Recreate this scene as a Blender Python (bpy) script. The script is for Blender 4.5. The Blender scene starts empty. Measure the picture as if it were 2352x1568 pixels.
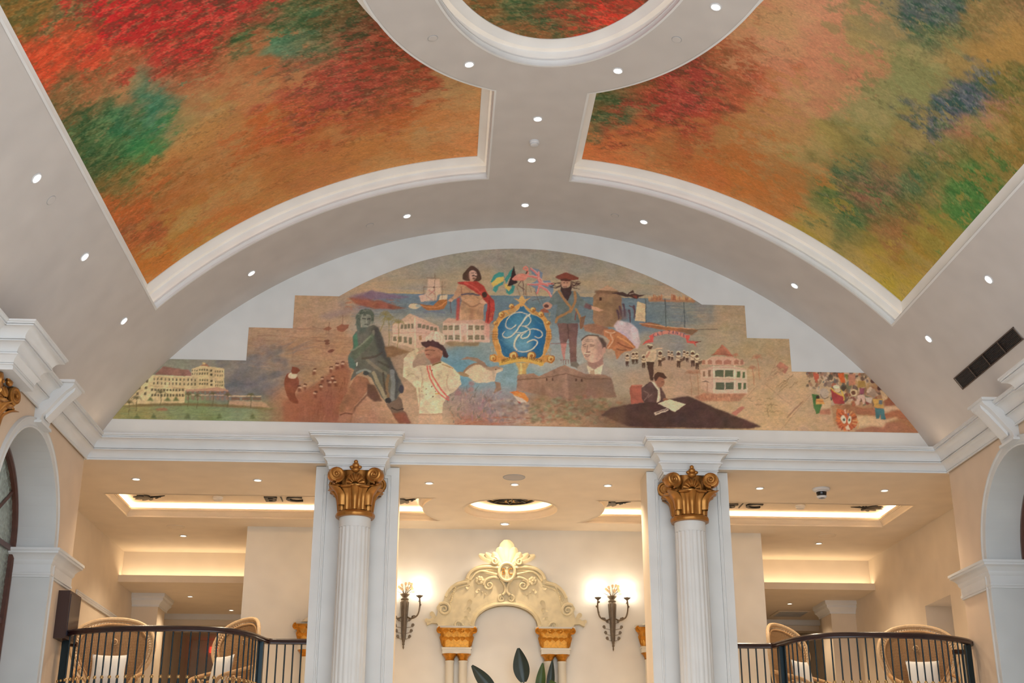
import bpy, bmesh, math, random
import numpy as np
from mathutils import Vector, Matrix

# ------------------------------------------------------------------ camera
SC = bpy.context.scene
COL = SC.collection
F_PX, PITCH, YAW, ROLL, CAM_X = 2952.21, math.radians(20.7302), math.radians(3.2220), math.radians(0.0689), -1.0657
def cam_axes():
    f = Vector((math.sin(YAW)*math.cos(PITCH), math.cos(YAW)*math.cos(PITCH), math.sin(PITCH)))
    r = Vector((math.cos(YAW), -math.sin(YAW), 0)); u = r.cross(f)
    return r*math.cos(ROLL)+u*math.sin(ROLL), -r*math.sin(ROLL)+u*math.cos(ROLL), f
CR, CU, CF = cam_axes()
cam = bpy.data.cameras.new('camera'); cam.sensor_width = 36; cam.lens = F_PX/2352*36
cam.clip_start = .05; cam.clip_end = 200
cam_o = bpy.data.objects.new('camera', cam); COL.objects.link(cam_o)
cam_o.matrix_world = Matrix(((CR.x, CU.x, -CF.x, CAM_X), (CR.y, CU.y, -CF.y, 0), (CR.z, CU.z, -CF.z, 0), (0, 0, 0, 1)))
SC.camera = cam_o
cy = SC.cycles; cy.max_bounces = 4; cy.diffuse_bounces = 3; cy.glossy_bounces = 2; cy.transmission_bounces = 3; cy.caustics_reflective = False; cy.caustics_refractive = False

# ------------------------------------------------------------------ world, exposure
vs = SC.view_settings
vs.view_transform = 'Standard'; vs.look = 'None'; vs.exposure = 0.0; vs.gamma = 1.0; vs.use_curve_mapping = False
W = bpy.data.worlds.new('daylight'); SC.world = W; W.use_nodes = True
bg = W.node_tree.nodes['Background']; bg.inputs[0].default_value = (0.80, 0.905, 1.0, 1); bg.inputs[1].default_value = WORLD_STRENGTH = 3.05

LED = (1.0, 0.76, 0.52)          # warm white strip light
LED_W = (1.0, 0.79, 0.52)        # warmer strip light of the mezzanine
BULB = (1.0, 0.79, 0.55)
P_VAULT_LED, P_TROUGH_LED, P_MEZZ_LED, P_RECESS_LED = 2.3, 7.0, 26.0, 12.5
P_SPOT, P_SHADE = 140.0, 13.0

# ------------------------------------------------------------------ measuring helpers (point of the photograph -> point on a plane of the room)
def px_dir(u, v): return CR*((u-1176)/F_PX) - CU*((v-784)/F_PX) + CF
def on_y(u, v, Y): d = px_dir(u, v); t = Y/d.y; return Vector((CAM_X+t*d.x, Y, t*d.z))
def on_z(u, v, Z): d = px_dir(u, v); t = Z/d.z; return Vector((CAM_X+t*d.x, t*d.y, Z))
def np_px(P):                    # n x 3 world points -> photograph coordinates
    D = P - np.array([CAM_X, 0, 0]); z = D@np.array(CF)
    return 1176+F_PX*(D@np.array(CR))/z, 784-F_PX*(D@np.array(CU))/z

# ------------------------------------------------------------------ materials
def C(r, g=None, b=None):
    if g is None: r, g, b = r
    f = lambda c: (c/255/12.92) if c/255 <= .04045 else ((c/255+.055)/1.055)**2.4
    return (f(r), f(g), f(b), 1)
MATS = {}
def mat(name, col, rough=.6, metal=0., var=.04, scale=3., bump=0., bscale=40., emit=None, power=0., spec=.5, trans=0.):
    m = bpy.data.materials.new(name); m.use_nodes = True; nt = m.node_tree; N = nt.nodes; L = nt.links
    b = N['Principled BSDF']
    b.inputs['Roughness'].default_value = rough; b.inputs['Metallic'].default_value = metal
    b.inputs['Specular IOR Level'].default_value = spec
    b.inputs['Transmission Weight'].default_value = trans
    tc = N.new('ShaderNodeTexCoord'); nz = N.new('ShaderNodeTexNoise'); nz.inputs['Scale'].default_value = scale
    nz.inputs['Detail'].default_value = 1; L.new(tc.outputs['Object'], nz.inputs['Vector'])
    mr = N.new('ShaderNodeMapRange'); mr.inputs[3].default_value = 1-var*2; mr.inputs[4].default_value = 1+var*2
    L.new(nz.outputs[0], mr.inputs[0])
    mx = N.new('ShaderNodeVectorMath'); mx.operation = 'SCALE'; mx.inputs[0].default_value = col[:3]
    L.new(mr.outputs[0], mx.inputs['Scale']); L.new(mx.outputs[0], b.inputs['Base Color'])
    if bump:
        n2 = N.new('ShaderNodeTexNoise'); n2.inputs['Scale'].default_value = bscale; n2.inputs['Detail'].default_value = 1
        L.new(tc.outputs['Object'], n2.inputs['Vector'])
        bp = N.new('ShaderNodeBump'); bp.inputs['Strength'].default_value = bump; bp.inputs['Distance'].default_value = .01
        L.new(n2.outputs[0], bp.inputs['Height']); L.new(bp.outputs[0], b.inputs['Normal'])
    if emit:
        b.inputs['Emission Color'].default_value = (*emit[:3], 1); b.inputs['Emission Strength'].default_value = power
    MATS[name] = m; return m
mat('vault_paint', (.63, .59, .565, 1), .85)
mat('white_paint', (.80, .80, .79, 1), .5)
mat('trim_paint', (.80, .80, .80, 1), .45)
mat('pier_paint', (.80, .79, .77, 1), .5)
mat('cream_paint', (.80, .68, .54, 1), .7)
mat('back_cream', (.86, .82, .75, 1), .7)
mat('wall_cream', (.80, .62, .46, 1), .7)
mat('reveal_paint', (.70, .70, .69, 1), .55)
mat('floor_stone', (.76, .68, .585, 1), .35, var=.1, scale=1.2)
mat('gold', (.43, .19, .045, 1), .34, .75, var=.12, scale=14, bump=.12, bscale=50)
mat('gold_bright', (.52, .21, .02, 1), .32, .6, var=.2, scale=30, bump=.2, bscale=60)
mat('antique_cream', (.74, .63, .40, 1), .55, var=.1, scale=9, bump=.1, bscale=70)
mat('pale_cream', (.78, .72, .60, 1), .5)
mat('dark_wood', (.035, .012, .010, 1), .28, var=.2, scale=12)
mat('window_wood', (.10, .035, .022, 1), .3, var=.2, scale=12)
mat('rail_steel', (.014, .026, .032, 1), .3, .6, var=.1)
mat('brass', (.55, .36, .16, 1), .3, .9)
mat('bronze', (.20, .155, .11, 1), .5, .6, var=.15, scale=25)
mat('black_metal', (.02, .02, .022, 1), .45, .3)
mat('grille_metal', (.10, .07, .055, 1), .5, .3)
mat('rattan', (.52, .30, .135, 1), .5, var=.14, scale=30, bump=.3, bscale=120)
mat('rattan_light', (.66, .45, .25, 1), .5, var=.12, scale=40)
mat('linen', (.80, .78, .74, 1), .9, bump=.15, bscale=150)
mat('leaf_dark', (.010, .022, .018, 1), .3, var=.25, scale=10)
mat('leaf_green', (.035, .075, .012, 1), .35, var=.25, scale=8)
mat('terracotta', (.16, .07, .04, 1), .7)
mat('plastic_white', (.72, .72, .74, 1), .4)
mat('plastic_grey', (.42, .42, .43, 1), .5)
mat('speaker_cloth', (.50, .47, .46, 1), .8)
mat('screen', (.018, .017, .035, 1), .15)
mat('frame_brown', (.045, .018, .014, 1), .4)
mat('chrome', (.75, .75, .75, 1), .15, 1.)
mat('black_glass', (.01, .01, .012, 1), .08)
mat('lens_emit', (1, 1, 1, 1), emit=(1, .93, .84), power=9)
mat('lens_emit_warm', (1, 1, 1, 1), emit=(1, .82, .6), power=7)
mat('led_vault', (1, 1, 1, 1), emit=LED, power=P_VAULT_LED)
mat('led_trough', (1, 1, 1, 1), emit=LED, power=P_TROUGH_LED)
mat('led_flank', (1, 1, 1, 1), emit=LED, power=P_TROUGH_LED*.4)
mat('led_mezz', (1, 1, 1, 1), emit=LED_W, power=P_MEZZ_LED)
mat('led_recess', (1, 1, 1, 1), emit=LED_W, power=P_RECESS_LED)
mat('shade_glass', (1, .95, .85, 1), .3, emit=(1, .89, .72), power=P_SHADE)
mat('exit_red', (.5, .02, .02, 1), emit=(1, .05, .03), power=1.5)
# patterned window glass
m = mat('patterned_glass', (.38, .42, .36, 1), .25, var=.35, scale=22, trans=.55, bump=.5, bscale=35)
# woven cane
def cane():
    m = bpy.data.materials.new('cane_weave'); m.use_nodes = True; nt = m.node_tree; N = nt.nodes; L = nt.links
    b = N['Principled BSDF']; b.inputs['Roughness'].default_value = .6
    tc = N.new('ShaderNodeTexCoord'); w1 = N.new('ShaderNodeTexWave'); w2 = N.new('ShaderNodeTexWave')
    for w, d in ((w1, 'X'), (w2, 'Z')):
        w.bands_direction = d; w.inputs['Scale'].default_value = 16; w.inputs['Distortion'].default_value = .3
        L.new(tc.outputs['Object'], w.inputs['Vector'])
    mu = N.new('ShaderNodeMath'); mu.operation = 'MULTIPLY'; L.new(w1.outputs['Fac'], mu.inputs[0]); L.new(w2.outputs['Fac'], mu.inputs[1])
    r = N.new('ShaderNodeValToRGB'); r.color_ramp.elements[0].color = (.24, .12, .045, 1); r.color_ramp.elements[1].color = (.58, .36, .17, 1)
    L.new(mu.outputs[0], r.inputs[0]); L.new(r.outputs[0], b.inputs['Base Color'])
    bp = N.new('ShaderNodeBump'); bp.inputs['Strength'].default_value = .6; bp.inputs['Distance'].default_value = .006
    L.new(mu.outputs[0], bp.inputs['Height']); L.new(bp.outputs[0], b.inputs['Normal'])
    MATS['cane_weave'] = m
cane()
# painted surfaces: pigment held per vertex, fine brush grain from noise
def painted(name, grain=.25, gscale=(26, 60, 26), speck=0., rough=.75):
    m = bpy.data.materials.new(name); m.use_nodes = True; nt = m.node_tree; N = nt.nodes; L = nt.links
    b = N['Principled BSDF']; b.inputs['Roughness'].default_value = rough; b.inputs['Specular IOR Level'].default_value = .2
    at = N.new('ShaderNodeAttribute'); at.attribute_name = 'pigment'
    tc = N.new('ShaderNodeTexCoord'); mp = N.new('ShaderNodeMapping'); mp.inputs['Scale'].default_value = gscale
    L.new(tc.outputs['Object'], mp.inputs['Vector'])
    nz = N.new('ShaderNodeTexNoise'); nz.inputs['Scale'].default_value = 1; nz.inputs['Detail'].default_value = 3; nz.inputs['Roughness'].default_value = .65
    L.new(mp.outputs[0], nz.inputs['Vector'])
    mr = N.new('ShaderNodeMapRange'); mr.inputs[1].default_value = .25; mr.inputs[2].default_value = .75
    mr.inputs[3].default_value = 1-grain; mr.inputs[4].default_value = 1+grain
    L.new(nz.outputs[0], mr.inputs[0])
    sc = N.new('ShaderNodeVectorMath'); sc.operation = 'SCALE'; L.new(at.outputs['Color'], sc.inputs[0]); L.new(mr.outputs[0], sc.inputs['Scale'])
    out = sc.outputs[0]
    if speck:
        for col, thr, s1, seed in (((.05, .10, .05), .60, 9., 1.), ((.62, .42, .22), .62, 8., 9.)):
            m2 = N.new('ShaderNodeMapping'); m2.inputs['Scale'].default_value = (s1, s1*1.7, s1); m2.inputs['Location'].default_value = (seed, seed*2, seed)
            L.new(tc.outputs['Object'], m2.inputs['Vector'])
            n2 = N.new('ShaderNodeTexNoise'); n2.inputs['Scale'].default_value = 1; n2.inputs['Detail'].default_value = 4; n2.inputs['Roughness'].default_value = .78
            L.new(m2.outputs[0], n2.inputs['Vector'])
            r2 = N.new('ShaderNodeMapRange'); r2.inputs[1].default_value = thr-.06; r2.inputs[2].default_value = thr+.05
            r2.inputs[3].default_value = 0; r2.inputs[4].default_value = speck
            L.new(n2.outputs[0], r2.inputs[0])
            mx = N.new('ShaderNodeMix'); mx.data_type = 'RGBA'; mx.inputs[7].default_value = (*col, 1)
            L.new(r2.outputs[0], mx.inputs[0]); L.new(out, mx.inputs[6]); out = mx.outputs[2]
    L.new(out, b.inputs['Base Color'])
    bp = N.new('ShaderNodeBump'); bp.inputs['Strength'].default_value = .15; bp.inputs['Distance'].default_value = .004
    L.new(nz.outputs[0], bp.inputs['Height']); L.new(bp.outputs[0], b.inputs['Normal'])
    MATS[name] = m
painted('fresco_paint', .17, (34, 90, 34), .16)
painted('mural_paint', .12, (40, 40, 70), 0.)

# ------------------------------------------------------------------ mesh helpers
class MB:
    def __init__(s): s.v = []; s.f = []
    def add(s, vs_, fs): o = len(s.v); s.v += [tuple(p) for p in vs_]; s.f += [tuple(i+o for i in q) for q in fs]; return s
    def box(s, x0, x1, y0, y1, z0, z1):
        return s.add([(x, y, z) for z in (z0, z1) for y in (y0, y1) for x in (x0, x1)],
                     [(0, 2, 3, 1), (4, 5, 7, 6), (0, 1, 5, 4), (2, 6, 7, 3), (0, 4, 6, 2), (1, 3, 7, 5)])
    def grid(s, fn, nu, nv, cu=False, cv=False):
        pts = [fn(i/nu, j/nv) for i in range(nu+(0 if cu else 1)) for j in range(nv+(0 if cv else 1))]
        W_ = nv+(0 if cv else 1); H_ = nu+(0 if cu else 1)
        fs = [(i*W_+j, ((i+1) % H_)*W_+j, ((i+1) % H_)*W_+(j+1) % W_, i*W_+(j+1) % W_) for i in range(nu) for j in range(nv)]
        return s.add(pts, fs)
    def lathe(s, prof, n=20, c=(0, 0, 0), rf=None, a0=0., a1=2*math.pi, cap=True):
        full = abs(a1-a0-2*math.pi) < 1e-6; m = n if full else n+1; vs_ = []
        for i in range(m):
            a = a0+(a1-a0)*i/n; k = rf(a) if rf else 1
            vs_ += [(c[0]+r*k*math.cos(a), c[1]+r*k*math.sin(a), c[2]+z) for r, z in prof]
        P = len(prof); fs = [(i*P+j, ((i+1) % m)*P+j, ((i+1) % m)*P+j+1, i*P+j+1) for i in range(n) for j in range(P-1)]
        if cap and full: fs += [tuple(i*P for i in range(m))[::-1], tuple(i*P+P-1 for i in range(m))]
        return s.add(vs_, fs)
    def tube(s, path, r, n=8, closed=False, cap=True):
        P = [Vector(p) for p in path]; k = len(P); R_ = r if isinstance(r, (list, tuple)) else [r]*k; vs_ = []; up = None
        for i in range(k):
            t = (P[(i+1) % k]-P[i-1]) if closed else (P[min(i+1, k-1)]-P[max(i-1, 0)])
            t.normalize()
            if up is None: up = Vector((0, 0, 1)) if abs(t.z) < .9 else Vector((1, 0, 0))
            a = t.cross(up); 
            if a.length < 1e-6: a = t.orthogonal()
            a.normalize(); b = a.cross(t); up = b
            vs_ += [P[i]+a*(R_[i]*math.cos(2*math.pi*j/n))+b*(R_[i]*math.sin(2*math.pi*j/n)) for j in range(n)]
        m = k if closed else k-1
        fs = [(i*n+j, ((i+1) % k)*n+j, ((i+1) % k)*n+(j+1) % n, i*n+(j+1) % n) for i in range(m) for j in range(n)]
        if cap and not closed: fs += [tuple(range(n))[::-1], tuple((k-1)*n+j for j in range(n))]
        return s.add(vs_, fs)
    def prism(s, poly, d0, d1, mp):
        n = len(poly); vs_ = [mp(a, b, d0) for a, b in poly]+[mp(a, b, d1) for a, b in poly]
        return s.add(vs_, [tuple(range(n)), tuple(range(2*n-1, n-1, -1))]+[(i, i+n, (i+1) % n+n, (i+1) % n) for i in range(n)])
    def blob(s, c, r, nu=12, nv=8):
        return s.grid(lambda u, v: (c[0]+r[0]*math.cos(2*math.pi*u)*math.sin(math.pi*v), c[1]+r[1]*math.sin(2*math.pi*u)*math.sin(math.pi*v), c[2]+r[2]*math.cos(math.pi*v)), nu, nv, cu=True)
    def xf(s, M, start=0):
        s.v[start:] = [tuple(M@Vector(p)) for p in s.v[start:]]; return s
    def mesh(s, name, m=None, ang=40):
        me = bpy.data.meshes.new(name); me.from_pydata(s.v, [], s.f); me.update()
        if ang: me.polygons.foreach_set('use_smooth', [True]*len(me.polygons)); me.set_sharp_from_angle(angle=math.radians(ang))
        if m: me.materials.append(MATS[m])
        return me
    def build(s, name, m, parent=None, ang=40): return link(name, s.mesh(name, m, ang), parent)
def link(name, me, parent=None, loc=None, rz=0):
    o = bpy.data.objects.new(name, me); COL.objects.link(o)
    if parent: o.parent = parent
    if loc: o.location = loc
    if rz: o.rotation_euler.z = rz
    return o
def tag(o, label, cat=None, group=None, kind=None):
    if label: o['label'] = label
    if cat: o['category'] = cat
    if group: o['group'] = group
    if kind: o['kind'] = kind
    return o
def thing(name, label, cat, loc=(0, 0, 0), rz=0, group=None):
    return tag(link(name, None, None, loc, rz), label, cat, group)
def struct(o, label=None): o['kind'] = 'structure'; o['label'] = label or o.name.replace('_', ' '); return o
def copy_tree(o, parent=None):
    c = o.copy(); COL.objects.link(c); c.parent = parent
    for ch in list(o.children): copy_tree(ch, c)
    return c
def plate(outer, holes, mp):
    """flat sheet with holes; mp(a, b) -> 3D"""
    bm = bmesh.new(); es = []
    for lp in [outer]+holes:
        vv = [bm.verts.new((a, b, 0)) for a, b in lp]
        es += [bm.edges.new((vv[i], vv[(i+1) % len(vv)])) for i in range(len(vv))]
    bmesh.ops.triangle_fill(bm, use_beauty=True, use_dissolve=False, edges=es)
    bm.verts.index_update()
    mb = MB(); mb.add([mp(v.co.x, v.co.y) for v in bm.verts], [tuple(v.index for v in f.verts) for f in bm.faces]); bm.free(); return mb
def offset(path, w, closed):
    n = len(path); out = []
    for i in range(n):
        p = Vector(path[i]); a = Vector(path[i-1]) if (closed or i) else None; b = Vector(path[(i+1) % n]) if (closed or i < n-1) else None
        d0 = (p-a).normalized() if a is not None else None; d1 = (b-p).normalized() if b is not None else None
        if d0 is None: d0 = d1
        if d1 is None: d1 = d0
        n0 = Vector((-d0.y, d0.x)); n1 = Vector((-d1.y, d1.x)); q = n0+n1; k = max(.25, 1+n0.dot(n1))
        out.append(p+q*(w/k))
    return out
def mould(path, prof, mp, closed=False, mb=None, cap=False):
    """sweep profile (w = offset to the left of the path, d = depth) along a 2-D path"""
    mb = mb or MB(); n = len(path); P = len(prof)
    offs = {w: offset(path, w, closed) for w in set(w for w, d in prof)}
    vs_ = [mp(offs[w][i].x, offs[w][i].y, d) for i in range(n) for w, d in prof]
    m = n if closed else n-1
    fs = [(i*P+j, ((i+1) % n)*P+j, ((i+1) % n)*P+j+1, i*P+j+1) for i in range(m) for j in range(P-1)]
    if cap and not closed: fs += [tuple(range(P)), tuple((n-1)*P+j for j in range(P))]
    return mb.add(vs_, fs)
def lin(a, b, n): return [a+(b-a)*i/n for i in range(n+1)]
def seg(a, b, n): return [(a[0]+(b[0]-a[0])*i/n, a[1]+(b[1]-a[1])*i/n) for i in range(n)]
def catmull(pts, n=8, closed=False):
    out = []; k = len(pts); rng = range(k if closed else k-1)
    for i in rng:
        p0, p1, p2, p3 = (Vector(pts[(i-1) % k] if closed else pts[max(i-1, 0)]), Vector(pts[i]), Vector(pts[(i+1) % k]), Vector(pts[(i+2) % k] if closed else pts[min(i+2, k-1)]))
        for j in range(n):
            t = j/n; out.append(.5*((2*p1)+(p2-p0)*t+(2*p0-5*p1+4*p2-p3)*t*t+(3*p1-p0-3*p2+p3)*t**3))
    if not closed: out.append(Vector(pts[-1]))
    return out
def text_mb(body, size, ext, bold=0.):
    cu = bpy.data.curves.new('txt', 'FONT'); cu.body = body; cu.size = size; cu.extrude = ext; cu.offset = bold; cu.align_x = 'CENTER'; cu.align_y = 'CENTER'; cu.resolution_u = 3
    o = bpy.data.objects.new('txt', cu); me = o.to_mesh(); mb = MB()
    mb.add([v.co[:] for v in me.vertices], [tuple(p.vertices) for p in me.polygons]); o.to_mesh_clear(); bpy.data.objects.remove(o); bpy.data.curves.remove(cu); return mb
def spiral(c, r0, r1, turns, a0, n=24, sgn=1):
    return [(c[0]+(r0+(r1-r0)*i/n)*math.cos(a0+sgn*2*math.pi*turns*i/n), c[1]+(r0+(r1-r0)*i/n)*math.sin(a0+sgn*2*math.pi*turns*i/n)) for i in range(n+1)]

# ================================================================== THE HALL
ZC, R = 1.513, 6.469                       # barrel vault axis height and radius
D = 16.5                                   # plane of the painted end wall
YC = 9.5                                   # middle of the vault along the hall
XW, XL = 5.60, 5.325                       # side wall plane, cornice lip
YE = 16.08                                 # core plane of the end entablature
ZM = 4.37                                  # mezzanine ceiling
ZF, ZG = 1.15, -1.60                       # mezzanine floor, ground floor
TH0 = math.asin(5.70/R); S0 = R*TH0
def vault(s, y, d): t = s/R; return ((R+d)*math.sin(t), y, ZC+(R+d)*math.cos(t))
def s_of(x): return R*math.asin(max(-1, min(1, x/R)))
SP, SR = R*math.radians(45.9), s_of(.54)   # panel side edge, rib edge
EA, EB, IA, IB = 2.09, 3.46, 1.44, 2.84    # oval ring, outer and inner half axes
Y0P, Y1P, YV0 = 4.0, 15.0, 2.5
def ell(x, a, b): return b*math.sqrt(max(0., 1-(x/a)**2))
def soffit_intervals(x, side):
    ax = abs(x); iv = []; e = 1e-6*side
    ax2 = abs(x+e)
    if ax2 >= R*math.sin(SP/R): return [(YV0, D+.03)]
    if ax2 >= .54:
        iv = [(YV0, Y0P), (Y1P, D+.03)]
        if ax2 < EA:
            o = ell(ax, EA, EB)
            if ax2 < IA: i = ell(ax, IA, IB); iv += [(YC-o, YC-i), (YC+i, YC+o)]
            else: iv += [(YC-o, YC+o)]
        return sorted(iv)
    i = ell(ax, IA, IB); return [(YV0, YC-i), (YC+i, D+.03)]
br = sorted(set([-S0, S0, -SP, SP, -SR, SR, 0]+[s_of(k) for k in (-EA, EA, -IA, IA)]))
cols = []
for a, b in zip(br[:-1], br[1:]):
    n = max(3, int((b-a)/.09)); cols += [a+(b-a)*(.5-.5*math.cos(math.pi*i/n)) for i in range(n)]
cols.append(br[-1])
mb = MB()
for a, b in zip(cols[:-1], cols[1:]):
    A = soffit_intervals(R*math.sin(a/R), 1); B = soffit_intervals(R*math.sin(b/R), -1)
    if len(A) != len(B): continue
    for (p, q), (r_, t) in zip(A, B):
        mb.add([vault(a, p, 0), vault(a, q, 0), vault(b, t, 0), vault(b, r_, 0)], [(0, 1, 2, 3)])
# close the vault above with a plain back shell so no daylight leaks through the recesses
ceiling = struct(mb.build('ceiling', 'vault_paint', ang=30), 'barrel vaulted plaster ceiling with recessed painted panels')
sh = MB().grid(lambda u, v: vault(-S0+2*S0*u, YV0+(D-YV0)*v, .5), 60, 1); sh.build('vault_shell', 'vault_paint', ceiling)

COVE = [(-.014, -.004), (.012, -.004), (.012, .018), (.004, .022), (.008, .042), (.018, .062), (.024, .064), (.024, .086), (.012, .09), (.012, .06), (-.035, .06), (-.035, .212), (.03, .215), (.034, .22), (.045, .232), (.07, .25), (.10, .268), (.12, .27), (.12, .30)]
LEDP = [(-.028, .067), (.004, .067)]
def panel_path(sx):
    p = seg((-SP, Y0P), (-SR, Y0P), 36)+seg((-SR, Y0P), (-SR, YC-ell(.54, EA, EB)), 6)
    a0 = math.asin(.54/EA)
    for i in range(72):
        a = a0+(math.pi-2*a0)*i/72
        p.append((s_of(-EA*math.sin(a)), YC-EB*math.cos(a)))
    p += seg((-SR, YC+ell(.54, EA, EB)), (-SR, Y1P), 6)+seg((-SR, Y1P), (-SP, Y1P), 36)+seg((-SP, Y1P), (-SP, Y0P), 20)
    if sx > 0: p = [(-a, b) for a, b in p][::-1]
    return p
for i, sx in ((1, -1), (2, 1)):
    pth = panel_path(sx)
    o = struct(mould(pth, COVE, vault, True).build('trim_%d' % i, 'trim_paint', ang=28), 'white moulded cove around the %s painted ceiling panel' % ('left' if sx < 0 else 'right'))
    mould(pth, LEDP, vault, True).build('light_strip', 'led_vault', o)
opath = [(s_of(IA*math.cos(2*math.pi*i/120)), YC+IB*math.sin(2*math.pi*i/120)) for i in range(120)]
o = struct(mould(opath, COVE, vault, True).build('trim_3', 'trim_paint', ang=28), 'white moulded oval cove around the centre painted panel')
mould(opath, LEDP, vault, True).build('light_strip', 'led_vault', o)

# ---- end wall (lunette)
arc = [((R+.03)*math.sin(t), ZC+(R+.03)*math.cos(t)) for t in lin(-TH0, TH0, 96)]
wall_end = struct(plate(arc+[(5.7, 4.42), (-5.7, 4.42)], [], lambda a, b: (a, D, b)).build('wall_end', 'white_paint', ang=0), 'white lunette end wall above the cornice')

# ---- cornice around the hall: profile (w towards the room, z)
PROF = [(.0, 4.42), (.0, 4.368), (.018, 4.368), (.018, 4.386), (.004, 4.387), (.004, 4.393), (.012, 4.394), (.018, 4.416), (.042, 4.448), (.078, 4.472), (.098, 4.478), (.112, 4.478), (.112, 4.488), (.096, 4.489), (.096, 4.496), (.120, 4.497), (.120, 4.508), (.110, 4.512), (.118, 4.538), (.144, 4.572), (.182, 4.598), (.206, 4.604), (.222, 4.604), (.222, 4.615), (.206, 4.616), (.206, 4.623), (.232, 4.624), (.232, 4.636), (.25, 4.640), (.25, 4.660), (.215, 4.662), (.215, 4.61), (-.12, 4.60)]
XK = 5.575
cpath = [(XK, 2.5), (XK, YE), (-XK, YE), (-XK, 2.5)]
trim4 = struct(mould(cpath, PROF, lambda a, b, d: (a, b, d)).build('trim_4', 'trim_paint', ang=28), 'white stepped cornice running round the hall')
tf = MB().box(-5.75, 5.75, YE-.05, D, 4.56, 4.60); tf.box(-5.75, -5.5, 2.5, YE, 4.56, 4.6); tf.box(5.5, 5.75, 2.5, YE, 4.56, 4.6); tf.build('cove_floor', 'white_paint', trim4, 0)
lp = [(XK-.10, 2.5), (XK-.10, YE), (-XK+.10, YE), (-XK+.10, 2.5)]
for q, mm in ((lp[:2], 'led_flank'), (lp[1:3], 'led_trough'), (lp[2:], 'led_flank')): mould(q, [(.09, 4.616), (.05, 4.616)], lambda a, b, d: (a, b, d)).build('light_strip', mm, trim4)

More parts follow.
